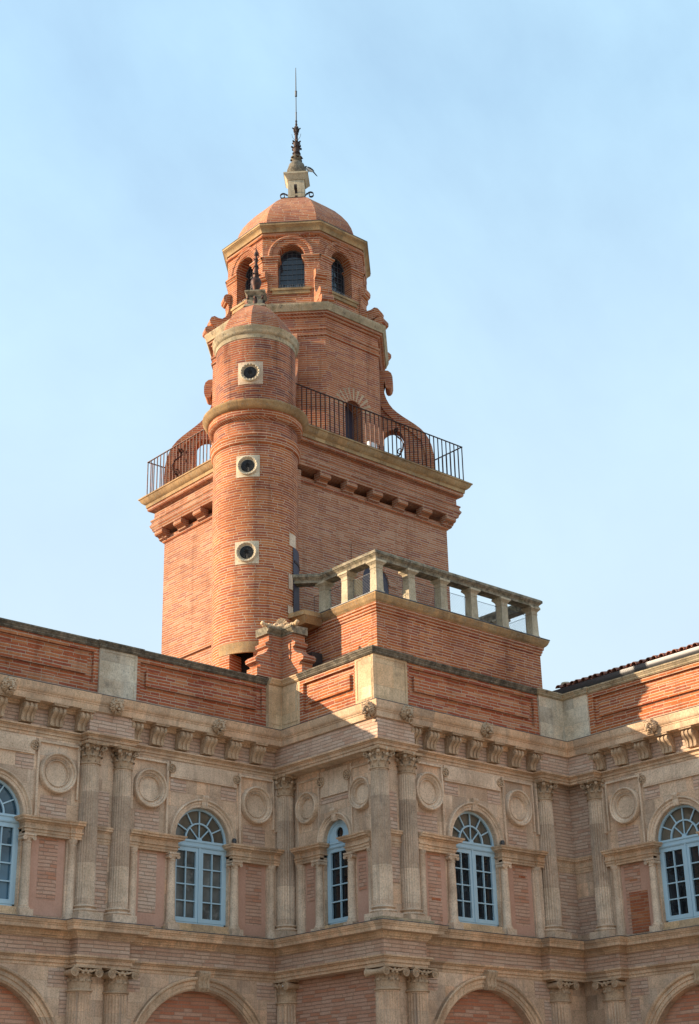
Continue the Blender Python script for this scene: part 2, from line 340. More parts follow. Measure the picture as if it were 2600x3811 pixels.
def rot(deg): return Matrix.Rotation(radians(deg), 4, 'Z')
def tr(x, y, z=0): return Matrix.Translation((x, y, z))
MESH = {}
def mesh(name, g, mat, smooth=32, uv='box', key=None):
    me = bpy.data.meshes.new(name); me.from_pydata(g.v, [], g.f); me.validate(clean_customdata=False)
    import bmesh
    bm = bmesh.new(); bm.from_mesh(me); bmesh.ops.remove_doubles(bm, verts=bm.verts, dist=1e-5); bmesh.ops.recalc_face_normals(bm, faces=bm.faces)
    lay = bm.loops.layers.uv.new('UVMap')
    for f in bm.faces:
        n = f.normal
        if uv != 'box':
            cx, cy, r = uv; c = f.calc_center_median(); ac = atan2(c.y-cy, c.x-cx)
            for lp in f.loops:
                p = lp.vert.co; a = atan2(p.y-cy, p.x-cx)
                while a-ac > pi: a -= 2*pi
                while a-ac < -pi: a += 2*pi
                lp[lay].uv = (a*r, p.z) if abs(n.z) < .9 else (p.x, p.y)
        elif abs(n.z) > .8:
            for lp in f.loops: lp[lay].uv = (lp.vert.co.x, lp.vert.co.y)
        else:
            t = Vector((-n.y, n.x, 0)).normalized()
            if t.x+t.y*.3 < 0: t = -t
            for lp in f.loops: p = lp.vert.co; lp[lay].uv = (p.x*t.x+p.y*t.y, p.z)
    if smooth:
        th = radians(smooth)
        for e in bm.edges: e.smooth = len(e.link_faces) == 2 and e.calc_face_angle(0) < th
        for f in bm.faces: f.smooth = any(e.smooth for e in f.edges)
    bm.to_mesh(me); bm.free(); me.materials.append(M[mat])
    return me
def link(name, me, parent=None, mw=None):
    o = bpy.data.objects.new(name, me); col.objects.link(o)
    if parent is not None:
        o.parent = parent; o.matrix_parent_inverse = parent['_w'] if False else PW[parent.name].inverted()
    m = mw if mw is not None else Matrix.Identity(4)
    o.matrix_basis = m; PW[o.name] = m.copy()
    return o
PW = {}
def mk(name, g, mat, parent=None, mw=None, smooth=32, uv='box'):
    return link(name, mesh(name, g, mat, smooth, uv), parent, mw)
def thing(name, label, cat, loc, group=None, kind=None):
    o = bpy.data.objects.new(name, None); col.objects.link(o); o.location = loc; o.empty_display_size = .3
    PW[o.name] = Matrix.Translation(loc); o['label'] = label; o['category'] = cat
    if group: o['group'] = group
    return o
def tag(o, label, cat, group=None):
    o['label'] = label; o['category'] = cat
    if group: o['group'] = group
    return o

# ------------------------------------------------------------------ layout numbers (camera at the origin, metres)
YL, YP, XS, XR, RS = 29.12, 25.58, 23.22, 30.15, .276        # frieze planes of left wing, pavilion front, pavilion side, right wing; break-forward depth
GROUND = -1.65
FL, FP = tr(0, YL), tr(0, YP)
FS, FR = tr(XS, 0) @ rot(-90), tr(XR, 0) @ rot(-90)           # local x runs along the facade, local -y outwards
YPR, XRR = YP-RS, XR-RS
def upper_path(): return [(12, YL), (17.68, YL), (17.68, YL-RS), (18.88, YL-RS), (18.88, YL), (XS, YL), (XS, YPR), (24.40, YPR), (24.40, YP), (28.80, YP), (28.80, YPR), (XRR, YPR), (XRR, 24.50), (XR, 24.50), (XR, 17)]
def lower_path(): return [(12, YL), (17.64, YL), (17.64, YL-RS), (18.96, YL-RS), (18.96, YL), (XS, YL), (XS, YPR), (24.51, YPR), (24.51, YP), (28.62, YP), (28.62, YPR), (XRR, YPR), (XRR, 24.19), (XR, 24.19), (XR, 17)]
def plain_path(): return [(12, YL), (XS, YL), (XS, YPR), (XRR, YPR), (XRR, 24.5), (XR, 24.5), (XR, 17)]
UP, LO = upper_path(), lower_path()
SEG = {'left': (0, 5), 'pav': (5, 11), 'right': (11, 14)}

# ------------------------------------------------------------------ the setting
g = G(); g.poly((-600, -600, GROUND), (600, -600, GROUND), (600, 600, GROUND), (-600, 600, GROUND))
o = mk('ground', g, 'paving'); o['kind'] = 'structure'

g = G().box(-18, -12, -16, YL, GROUND, 8.5).box(-12, 40, -22, -16, GROUND, 8.5)  # unseen enclosure behind the camera, added to block low sky and bounce light
o = mk('unseen_courtyard_wall', g, 'stone'); o['kind'] = 'structure'

# ------------------------------------------------------------------ shared meshes of the classical facade
def volute_disc(g, x, y, z, r, th, axis='x', turns=2.2):
    """a spiral boss: disc with a raised spiral"""
    pts = []
    for i in range(40):
        t = i/39; a = t*turns*2*pi; rr = r*(1-.82*t)
        p = (rr*cos(a), rr*sin(a))
        pts.append((x, y+p[0], z+p[1]) if axis == 'x' else (x+p[0], y, z+p[1]))
    g.tube(pts, r*.13, 5)

def leaf(g, base, out, up, w, h, curl):
    """acanthus leaf: a lobed tongue that leaves the bell and curls over at the tip"""
    base = Vector(base); out = Vector(out).normalized(); side = out.cross(Vector((0, 0, 1))).normalized(); n = 7; rows = []
    prof = [(0, 0), (.02, .25), (.05, .5), (.11, .72), (.22, .90), (.36, 1.0), (.44, .92), (.42, .80)]
    ws = [.70, .92, 1.0, .98, .9, .72, .5, .25]
    for (o_, z_), ww in zip(prof, ws):
        row = []
        for k in range(n):
            t = k/(n-1)*2-1; lob = 1+(.10 if k % 2 else -.06)
            row.append(base+out*(o_*curl*h+(1-t*t)*.05*h*lob+(.025*h if k % 2 else 0))+side*(t*w/2*ww)+Vector((0, 0, z_*h*(1-.16*t*t))))
        rows.append(row)
    v = [p for r in rows for p in r]; f = [(i*n+k, i*n+k+1, (i+1)*n+k+1, (i+1)*n+k) for i in range(len(rows)-1) for k in range(n-1)]
    b = len(v); v += [p-out*.018 for p in v[:]]; f += [tuple(b+i for i in q[::-1]) for q in f[:]]
    g.add(v, f)

def scroll(g, cx, cy, ang, r0, z0, rv, w):
    """corner volute coming out of the bell along direction ang"""
    d = Vector((cos(ang), sin(ang), 0)); ax = Vector((-sin(ang), cos(ang), 0)); pts = []
    c = Vector((cx, cy, 0))
    pts.append(c+d*(r0*.55)+Vector((0, 0, z0-rv*2.4))); pts.append(c+d*(r0*.75)+Vector((0, 0, z0-rv*.6)))
    for i in range(15):
        t = i/14; a = radians(120)-t*radians(470); rr = rv*(1-.68*t); pts.append(c+d*(r0+rr*cos(a))+Vector((0, 0, z0+rr*sin(a))))
    g.strap(pts, w, ax, rv*.34)

def corinthian(r, h):
    g = G(); prof = [(r*1.02, 0), (r*1.14, .012), (r*1.14, .035), (r*.94, .05), (r*.88, .10), (r*.86, h*.55), (r*.98, h*.8), (r*1.2, h*.88)]
    g.lathe(0, 0, prof, 32)
    for k in range(8):
        a = 2*pi*k/8+pi/8; leaf(g, (r*.95*cos(a), r*.95*sin(a), .04), (cos(a), sin(a), 0), 0, r*.74, h*.36, .95)
        a = 2*pi*k/8; leaf(g, (r*.96*cos(a), r*.96*sin(a), .08), (cos(a), sin(a), 0), 0, r*.66, h*.58, .78)
    for k in range(4):
        a = pi/4+k*pi/2; scroll(g, 0, 0, a, r*1.55, h*.76, r*.27, r*.34)
        leaf(g, (r*1.0*cos(a), r*1.0*sin(a), h*.36), (cos(a), sin(a), 0), 0, r*.5, h*.34, .9)
        b = k*pi/2
        for sgn in (-1, 1):
            bb = b+sgn*.26; scroll(g, 0, 0, bb, r*1.12, h*.72, r*.15, r*.14)
        g.ball((r*1.30*cos(b), r*1.30*sin(b), h*.93), (r*.2, r*.2, r*.24), 8, 6)
        for q in range(5): g.ball((r*1.36*cos(b)+r*.15*cos(q*1.257)*-sin(b), r*1.36*sin(b)+r*.15*cos(q*1.257)*cos(b), h*.93+r*.15*sin(q*1.257)), r*.085, 6, 5)
    pts = []
    for k in range(4):
        a = pi/4+k*pi/2; c = r*1.98
        pts += [(c*cos(a-.09), c*sin(a-.09)), (c*cos(a+.09), c*sin(a+.09))]
        for t in (.25, .5, .75):
            aa = a+.09+(pi/2-.18)*t; q = r*(1.98-.66*sin(pi*t)); pts.append((q*cos(aa), q*sin(aa)))
    n = len(pts)
    g.add([(x*.96, y*.96, h*.885) for x, y in pts]+[(x, y, h*.93) for x, y in pts]+[(x*1.03, y*1.03, h) for x, y in pts],
          [tuple(range(n))[::-1], tuple(range(2*n, 3*n))]+[(j*n+i, j*n+(i+1) % n, (j+1)*n+(i+1) % n, (j+1)*n+i) for j in (0, 1) for i in range(n)])
    return g

def composite(r, h):
    """lower order: one row of acanthus, fluted neck and big ionic rolls"""
    g = G(); g.lathe(0, 0, [(r*1.0, 0), (r*1.12, .015), (r*1.12, .045), (r*.96, .06), (r*.92, .12), (r*.90, h*.6), (r*1.1, h*.72)], 32)
    for k in range(10):
        a = 2*pi*k/10; leaf(g, (r*.9*cos(a), r*.9*sin(a), .05), (cos(a), sin(a), 0), 0, r*.66, h*.40, .42)
    for k in range(20):
        a = 2*pi*k/20+.1; g.tube([(r*.93*cos(a), r*.93*sin(a), h*.4), (r*.93*cos(a), r*.93*sin(a), h*.64)], r*.05, 5)
    for sx in (-1, 1):
        zc = h*.76; rv = r*.37; pr = [(rv, -r*1.2), (rv*.8, -r*.9), (rv*.62, -r*.3), (rv*.62, r*.3), (rv*.8, r*.9), (rv, r*1.2)]
        sub = G(); sub.lathe(0, 0, pr, 18)
        g.merge(sub, tr(sx*r*1.14, 0, zc) @ Matrix.Rotation(pi/2, 4, 'X'))
        for sy in (-1, 1):
            volute_disc(g, sx*r*1.14, sy*r*1.22, zc, rv*.92, .02, 'y', 1.4)
            for q in range(6): a = q*pi/3; g.ball((sx*r*1.14+rv*.3*cos(a), sy*r*1.24, zc+rv*.3*sin(a)), (rv*.17, .02, rv*.17), 6, 4)
            g.ball((sx*r*1.14, sy*r*1.26, zc), rv*.16, 6, 5)
    for sy in (-1, 1):
        g.tube([(-r*1.1, sy*r*1.1, h*.93), (-r*.4, sy*r*1.12, h*.80), (r*.4, sy*r*1.12, h*.80), (r*1.1, sy*r*1.1, h*.93)], r*.10, 6)
        for q in range(4): g.ball((-r*.35+q*r*.23, sy*r*1.1, h*.74+.05*(q % 2)), (r*.14, r*.12, r*.15), 7, 5)
        leaf(g, (0, sy*r*.95, h*.78), (0, sy, 0), 0, r*.5, h*.22, .5)
    g.box(-r*1.32, r*1.32, -r*1.25, r*1.25, h*.93, h)
    return g

def fluted(r0, r1, z0, z1):
    g = G(); nf = 24; seg = nf*5
    def rad(a, z):
        if z < z0+.03 or z > z1-.035: return 1.
        t = (a*nf/(2*pi)) % 1.; t = round(t*5)/5
        return 1-(.115 if .28 < t < .72 else .085 if .1 < t < .9 else 0.)
    zs = [z0, z0+.02, z0+.035, z0+(z1-z0)*.33, z0+(z1-z0)*.66, z1-.04, z1-.02, z1]
    def rz(z): t = (z-z0)/(z1-z0); return r0+(r1-r0)*max(0, (t-.3)/.7)**1.4 if t > .3 else r0
    return g.lathe(0, 0, [(rz(z), z) for z in zs], seg, rad=rad)

def attic_base(r, z0, z1, plinth, zp):
    g = G(); h = z1-z0
    g.lathe(0, 0, [(r*1.02, z1), (r*1.06, z1-h*.08), (r*1.20, z1-h*.12), (r*1.26, z1-h*.22), (r*1.20, z1-h*.33), (r*1.10, z1-h*.38), (r*1.07, z1-h*.48), (r*1.13, z1-h*.58), (r*1.32, z1-h*.62), (r*1.42, z1-h*.78), (r*1.36, z0+.01), (r*1.30, z0)][::-1], 36)
    a = plinth/2; g.box(-a, a, -a, a, zp, z0); return g

def modillion(w=.29):
    """carved S scroll bracket, back on y=0, hanging from z=0"""
    g = G(); out = [(0, -.055), (.25, -.055), (.285, -.075), (.305, -.11), (.308, -.15), (.295, -.19), (.268, -.22), (.235, -.245), (.20, -.275), (.172, -.315), (.158, -.355), (.155, -.40), (.162, -.445), (.155, -.468), (.12, -.475), (0, -.475)]
    nl = 5
    for k in range(nl):
        x0 = -w/2+w*k/nl; ins = .0 if k % 2 == 0 else .028
        g.prism_x([(-max(0, d-ins), z+(ins*.5 if z > -.06 else 0)) for d, z in out], x0, x0+w/nl)
    for sx in (-1, 1):
        x = sx*(w/2+.006)
        volute_disc(g, x, -.205, -.145, .09, .02, 'x', 2.0); g.ball((x, -.205, -.145), (.014, .03, .03), 8, 6)
        g.tube([(x, -.29, -.19), (x, -.215, -.255), (x, -.165, -.32), (x, -.15, -.40), (x, -.155, -.455)], .013, 5)
        g.tube([(x, -.12, -.12), (x, -.10, -.25), (x, -.05, -.36), (x, -.03, -.46)], .013, 5)
    g.box(-w/2-.035, w/2+.035, -.34, 0, -.055, -.018); g.box(-w/2-.05, w/2+.05, -.355, 0, -.02, .002)
    return g

def lion(ring=False):
    """lion mask, back on y=0, looking outwards and a little down"""
    g = G()
    g.ball((0, -.12, .02), (.115, .10, .125), 16, 12)                                    # skull
    g.tube([(0, -.17, .085), (0, -.225, .035), (0, -.275, -.035)], [.052, .045, .038], 10)   # nose bridge
    g.ball((0, -.292, -.045), (.036, .02, .022), 8, 6)
    for sx in (-1, 1):
        g.tube([(sx*.025, -.215, .075), (sx*.06, -.215, .095), (sx*.10, -.175, .075)], [.018, .026, .014], 7)   # brow
        g.ball((sx*.06, -.205, .045), (.022, .02, .014), 8, 6)                           # eye
        g.ball((sx*.042, -.255, -.085), (.05, .045, .036), 10, 8)                        # muzzle
        g.ball((sx*.09, -.17, -.03), (.042, .05, .055), 8, 6)                            # cheek
        g.tube([(sx*.085, -.12, .12), (sx*.125, -.14, .165), (sx*.11, -.12, .20)], [.034, .034, .010], 8)   # ear
    g.ball((0, -.215, -.15), (.055, .05, .022), 8, 6)                                    # lower jaw
    random.seed(3)
    for k in range(17):                                                                  # mane: wavy locks swept back
        a = radians(-62)+radians(304)*k/16+random.uniform(-.05, .05); x, z = cos(a), sin(a); L = random.uniform(.185, .215); tw = random.choice((-1, 1))*.03
        g.tube([(x*.09, -.11, z*.10), (x*.135, -.135, z*.14), (x*.165-z*tw, -.085, z*.17+x*tw), (x*L+z*tw, -.02, z*L-x*tw)], [.032, .04, .036, .012], 7)
        a += .17; x, z = cos(a), sin(a); g.tube([(x*.11, -.06, z*.115), (x*.175, -.07, z*.18), (x*.205-z*tw, -.01, z*.21+x*tw)], [.034, .036, .012], 6)
    for k in range(5):                                                                   # beard
        x = -.07+.035*k; g.tube([(x, -.17, -.14), (x*1.25, -.17, -.20), (x*1.1+.012, -.12, -.25)], [.026, .026, .007], 6)
    if ring: g.merge(G().lathe(0, 0, [(.07+.017*cos(t*pi/4), .017*sin(t*pi/4)) for t in range(9)], 20, cap=False), tr(0, -.26, -.22) @ Matrix.Rotation(pi/2, 4, 'X'))
    o = G(); o.merge(g, Matrix.Rotation(radians(14), 4, 'X') @ Matrix.Scale(.86, 4)); return o

def medallion(R):
    g = G(); k = R/.455
    prof = [(.455*k, 0), (.455*k, .11), (.445*k, .135), (.42*k, .145), (.40*k, .13), (.395*k, .095), (.375*k, .10), (.35*k, .085), (.335*k, .05), (.315*k, .06), (.305*k, .03), (.295*k, .06), (.28*k, .06), (.272*k, .004)]
    g.arch(0, 0, prof, 0, 2*pi, 48, closed_prof=False); g.disc(0, 0, .276*k, -.004, 40); return g

def window_frame(r, zs, zp, zt0, zt1, cols, fan=True, ytop=None):
    """pale blue joinery, glass plane at y=0.  r half width, zs bottom, zp springing, zt0..zt1 transom"""
    g = G(); f = .065
    g.arch(0, zp, [(r, 0), (r, .05), (r-f, .05), (r-f, 0)], 0, pi, 30)
    for sx in (-1, 1): g.box(min(sx*r, sx*(r-f)), max(sx*r, sx*(r-f)), -.05, 0, zs, zp)
    g.box(-r, r, -.05, 0, zs, zs+.05); g.box(-r, r, -.075, 0, zt0, zt1-.05); g.box(-r, r, -.095, 0, zt1-.05, zt1); g.box(-r, r, -.085, 0, zt0+.02, zt0+.05)
    n = len(cols)
    hh = zt0-zs-.05
    if n == 2:
        g.box(-.028, .028, -.07, 0, zs+.05, zt0)
        for sx in (-1, 1):
            a, b = sorted((sx*.032, sx*(r-f-.004))); st = .075
            g.box(a, a+st, -.055, 0, zs+.055, zt0-.004); g.box(b-st, b, -.055, 0, zs+.055, zt0-.004)
            g.box(a+st, b-st, -.055, 0, zs+.055, zs+.15); g.box(a+st, b-st, -.055, 0, zt0-.10, zt0-.004)
            m = (a+b)/2; g.box(m-.014, m+.014, -.045, 0, zs+.15, zt0-.1)
            for k in (1, 2, 3): z = zs+.15+(hh-.2)*k/4; g.box(a+st, b-st, -.042, 0, z-.014, z+.014)
    else:
        a, b = -(r-f)+.004, r-f-.004; st = .07
        g.box(a, a+st, -.055, 0, zs+.055, zt0-.004); g.box(b-st, b, -.055, 0, zs+.055, zt0-.004); g.box(a+st, b-st, -.055, 0, zs+.055, zs+.14); g.box(a+st, b-st, -.055, 0, zt0-.09, zt0-.004)
        g.box(-.014, .014, -.045, 0, zs+.14, zt0-.09)
        for k in (1, 2, 3): z = zs+.14+(hh-.18)*k/4; g.box(a+st, b-st, -.042, 0, z-.014, z+.014)
    if fan:
        ri = r*.50; zc = zt1+.01
        g.arch(0, zc, [(ri+.018, 0), (ri+.018, .045), (ri-.018, .045), (ri-.018, 0)], 0, pi, 24)
        g.arch(0, zc, [(.07, 0), (.07, .05), (.001, .05), (.001, 0)], 0, pi, 12)
        for k in range(1, 6):
            a = pi*k/6; g.tube([(ri*cos(a), -.02, zc+ri*sin(a)), ((r-f+.02)*cos(a), -.02, zp+(r-f+.02)*sin(a))], .021, 4, flat=(0, 1, 0))
        for a in (pi*.25, pi*.5, pi*.75): g.tube([(.05*cos(a), -.02, zc+.05*sin(a)), (ri*cos(a), -.02, zc+ri*sin(a))], .019, 4, flat=(0, 1, 0))
    else:
        # boarded head with a round hole
        rr = r-f; zc = zp+.16; pts = []
        for i in range(24):
            a = pi*i/23; pts.append((rr*cos(a), zp+rr*sin(a)))
        ring = [(.13*cos(2*pi*i/24), zc+.13*sin(2*pi*i/24)) for i in range(24)]
        outer = [(rr*cos(pi*i/12), zp+max(0, rr*sin(pi*i/12))) for i in range(13)]+[(rr-2*rr*i/12, zt1) for i in range(12, 1, -1)]
        outer = []
        for i in range(24):
            a = 2*pi*i/24; dx, dz = cos(a), sin(a); t = 3.
            for q in range(300):
                t = q*.004; x, z = t*dx, zc+t*dz
                if abs(x) > rr or z < zt1 or (z > zp and x*x+(z-zp)**2 > rr*rr): break
            outer.append((t*dx, zc+t*dz))
        v = [(x, -.03, z) for x, z in ring]+[(x, -.03, z) for x, z in outer]
        g.add(v, [(i, (i+1) % 24, 24+(i+1) % 24, 24+i) for i in range(24)])
        g.arch(0, zc, [(.15, .03), (.15, .045), (.13, .045), (.13, .0)], 0, 2*pi, 24)
    return g
def window_pane(r, zs, zp): 
    return G().poly(*([(-r, 0, zs), (r, 0, zs)]+[(r*cos(pi*i/24), 0, zp+r*sin(pi*i/24)) for i in range(25)]))

CU, CB, FT, FB, AB = 10.0, 9.62, 9.53, 9.10, 8.90
CL = 4.945
# column meshes (local axis at origin, world heights)
MESH['shaft_u'] = mesh('column', fluted(.225, .205, 5.33, 8.42), 'column_stone', 40, (0, 0, .3))
MESH['cap_u'] = mesh('capital', corinthian(.205, .49), 'carved_stone', 40)
MESH['base_u'] = mesh('column_base', attic_base(.225, 5.17, 5.33, .62, 4.99), 'stone_plain', 40)
MESH['shaft_l'] = mesh('column', fluted(.285, .26, -1.0, 3.53), 'column_stone', 40, (0, 0, .3))
MESH['cap_l'] = mesh('capital', composite(.262, .515), 'carved_stone', 40)
MESH['base_l'] = mesh('column_base', attic_base(.285, -1.2, -1.0, .8, GROUND), 'stone_plain', 40)
MESH['modillion'] = mesh('modillion', modillion(), 'carved_stone', 30)
MESH['lion'] = mesh('lion_head', lion(), 'carved_stone', 60); MESH['lion_ring'] = mesh('lion_head', lion(True), 'carved_stone', 60)
MESH['medal'] = mesh('medallion', medallion(.455), 'stone_plain', 30); MESH['medal_s'] = mesh('medallion', medallion(.385), 'stone_plain', 30)
def column(parent, F, u, y, kind, rz=0):
    mw = F @ tr(u, y)
    c = link('column', MESH['shaft_'+kind], parent, mw)
    zc = 8.415 if kind == 'u' else 3.525
    link('capital', MESH['cap_'+kind], c, mw @ tr(0, 0, zc) @ rot(rz)); link('column_base', MESH['base_'+kind], c, mw)
    return c

def ionic():
    """small plain column beside a window, axis at origin"""
    g = G(); g.lathe(0, 0, [(.135, 5.13), (.14, 5.16), (.13, 5.18), (.115, 5.19), (.12, 5.21), (.105, 5.23), (.10, 5.9), (.088, 6.52), (.10, 6.53), (.10, 6.55), (.086, 6.56), (.09, 6.60), (.12, 6.63)], 24)
    g.box(-.16, .16, -.15, .2, 4.985, 5.13); g.box(-.145, .145, -.13, .14, 6.672, 6.71)
    for sx in (-1, 1):
        sub = G().lathe(0, 0, [(.05, -.115), (.036, -.05), (.036, .05), (.05, .115)], 14); g.merge(sub, tr(sx*.115, 0, 6.622) @ Matrix.Rotation(pi/2, 4, 'X'))
        volute_disc(g, sx*.115, -.118, 6.622, .043, .01, 'y', 1.3)
    g.box(-.11, .11, -.105, .105, 6.62, 6.672); return g
MESH['ionic'] = mesh('window_column', ionic(), 'stone_plain', 40)
MESH['frame'] = mesh('window', window_frame(.79, 5.19, 7.10, 6.95, 7.12, (1, 1)), 'blue_paint', 30)
MESH['frame_s'] = mesh('window', window_frame(.46, 5.19, 7.14, 6.95, 7.10, (1,), fan=False), 'blue_paint', 30)
ENT = [(-.02, 6.71), (.0, 6.71), (.0, 6.765), (.02, 6.77), (.02, 6.825), (.05, 6.835), (.05, 6.86), (.018, 6.865), (.018, 6.955), (.05, 6.965), (.06, 6.99), (.13, 6.998), (.135, 7.035), (.165, 7.05), (.175, 7.085), (-.02, 7.09)]
def rosette(g, x, z, r):
    g.arch(x, z, [(r, .0), (r, .03), (r*.8, .03), (r*.8, .0)], 0, 2*pi, 16)
    for q in range(5): a = q*1.2566; g.ball((x+r*.45*cos(a), -.02, z+r*.45*sin(a)), (r*.24, .022, r*.24), 7, 5)
    g.ball((x, -.03, z), r*.2, 6, 5)

def bay(parent, F, uc, glass, fan='glass_fan', lo=(-2.15, 2.2), seed=1):
    """one window bay: arched window, side columns, entablature blocks, medallions and tablet"""
    rnd = random.Random(seed); B = F @ tr(uc, 0)
    w = link('window', MESH['frame'], parent, B @ tr(0, .16))
    mk('pane', G().poly((-.79, .012, 5.19), (.79, .012, 5.19), (.79, .012, 7.0), (-.79, .012, 7.0)), glass, w, B @ tr(0, .16))
    mk('fanlight_pane', G().poly(*([(-.79, .012, 7.0), (.79, .012, 7.0)]+[(.79*cos(pi*i/24), .012, 7.1+.79*sin(pi*i/24)) for i in range(25)])), fan, w, B @ tr(0, .16))
    mk('sill', G().box(-1.1, 1.1, -.10, .2, 4.955, 5.06).box(-.76, .76, -.03, .2, 5.06, 5.185), 'pale_stone', w, B)
    # moulded arch and keystone
    g = G().arch(0, 7.10, [(.97, 0), (.97, .085), (.955, .10), (.935, .10), (.915, .075), (.91, .05), (.862, .05), (.858, .028), (.79, .028), (.78, 0)], 0, pi, 36)
    a = mk('arch_moulding', g, 'stone_plain', parent, B)
    g = G(); g.prism_x([(0, 7.86), (-.06, 7.86), (-.09, 7.93), (-.08, 8.0), (-.11, 8.06), (-.13, 8.11), (-.11, 8.16), (0, 8.17)], -.085, .085)
    for sx in (-1, 1): volute_disc(g, sx*.088, -.085, 8.105, .035, .01, 'x', 1.2)
    mk('keystone', g, 'stone_plain', a, B)
    for sx in (-1, 1):
        link('window_column', MESH['ionic'], parent, B @ tr(sx*.90, -.06))
        e = [(-sx*0, 0)]
        inner, outer = .80, (lo[1] if sx > 0 else -lo[0])
        path = [(inner, .22), (inner, -.12), (outer-.28, -.12), (outer-.28, -.16), (outer, -.16)] if sx > 0 else [(-outer, -.16), (-outer+.28, -.16), (-outer+.28, -.12), (-inner, -.12), (-inner, .22)]
        mk('window_entablature', G().sweep(path, ENT, closed_prof=True).box(min(sx*inner, sx*(outer)), max(sx*inner, sx*outer), -.118, .2, 6.712, 7.08), 'stone_mould', parent, B)
        # pilaster strip with half column behind the great column, and plaster panel with a brick patch
        x0, x1 = sorted((sx*(outer-.32), sx*(outer+.02)))
        mk('pilaster', G().box(x0, x1, -.05, 0, 4.99, 6.71).lathe((x0+x1)/2-sx*.04, -.05, [(.12, 5.0), (.12, 5.14), (.095, 5.2), (.09, 5.9), (.082, 6.55), (.1, 6.58), (.085, 6.6), (.12, 6.66), (.12, 6.71)], 20), 'stone_plain', parent, B)
        a0, a1 = sorted((sx*1.04, sx*(outer-.33)))
        mk('plaster_panel', G().box(a0, a1, -.006, .02, 5.05, 6.70), 'pink_plaster', parent, B)
        p0 = a0+(a1-a0)*(.30 if sx > 0 else .12)*rnd.uniform(.7, 1.2); p1 = p0+(a1-a0)*rnd.uniform(.52, .62)
        mk('brick_patch', G().box(p0, p1, -.010, .0, 5.06+.35*rnd.random(), 6.69), rnd.choice(('pink_brick', 'pale_brick')), parent, B)
        for zq in rnd.sample((5.4, 5.62, 5.84, 6.06, 6.28, 6.42), rnd.choice((0, 1, 2))):
            w_ = rnd.uniform(.16, .34); q0 = rnd.uniform(p0, max(p0, p1-w_)); mk('red_brick', G().box(q0, min(p1, q0+w_), -.014, .0, zq, zq+.062), 'red_patch', parent, B)
        if seed == 9 and sx < 0: mk('red_brick_patch', G().box(a0+.2, a1-.12, -.013, .0, 5.05, 6.02), 'red_patch', parent, B)
        mu = 1.55*sx; link('medallion', MESH['medal'], parent, B @ tr(mu, -.002, 8.13))
        mk('brick_patch', G().box(mu-.36, mu+.30, -.010, .0, 7.11, 7.62), 'pale_brick', parent, B)
        # thin raised border round the medallion field
        v0 = sx*1.06; v1 = sx*(outer-.12); g = G()
        g.box(v0-.025, v0+.025, -.06, 0, 7.10, 8.84); g.box(min(v0, v1), max(v0, v1), -.0595, 0, 8.775, 8.82); g.box(v1-.022, v1+.022, -.059, 0, 7.6, 8.79)
        g.box(v1-.03+sx*.11, v1+.03+sx*.11, -.09, 0, 7.55, 8.84)
        mk('panel_border', g, 'stone_plain', parent, B)
    # tablet with rosettes
    g = G().box(-.97, .97, -.045, 0, 8.48, 8.86).box(-.93, .93, -.052, -.045, 8.52, 8.82); t = mk('tablet', g, 'stone_plain', parent, B)
    for x_ in (-.95, .95): g = G(); rosette(g, x_, 8.68, .11); mk('rosette', g, 'carved_stone', t, B @ tr(0, -.05))
    for b_ in ((-.95, -.50, -.010, 0, 8.16, 8.46), (.52, .97, -.010, 0, 8.14, 8.46)): mk('brick_patch', G().box(*b_), 'pale_brick', parent, B)

CORNICE = [(-.1, FT), (.045, FT), (.055, 9.56), (.085, 9.575), (.09, 9.61), (.11, CB), (.325, CB-.004), (.33, CB+.012), (.335, 9.755), (.352, 9.762), (.352, 9.785), (.372, 9.80), (.392, 9.835), (.404, 9.88), (.408, 9.92), (.424, 9.955), (.424, 9.99), (.10, 10.03), (-.1, 10.03)]
CORNICE_L = [(-.1, 4.62), (.03, 4.62), (.045, 4.65), (.075, 4.665), (.085, 4.70), (.11, 4.72), (.12, 4.75), (.29, 4.757), (.295, 4.77), (.30, 4.835), (.317, 4.84), (.325, 4.865), (.35, 4.885), (.36, 4.915), (.373, 4.925), (.373, 4.94), (.08, 4.985), (-.1, 4.985)]
ARCH_U = [(-.1, AB), (.015, AB), (.015, 8.962), (.012, 8.968), (.045, 8.968), (.045, 9.028), (.04, 9.036), (.065, 9.036), (.085, 9.055), (.085, 9.064), (.125, 9.066), (.13, FB), (-.1, FB)]
ARCH_L = [(-.1, 4.04), (.015, 4.04), (.015, 4.103), (.012, 4.11), (.045, 4.11), (.045, 4.178), (.04, 4.186), (.065, 4.186), (.085, 4.21), (.085, 4.222), (.125, 4.224), (.13, 4.26), (-.1, 4.26)]
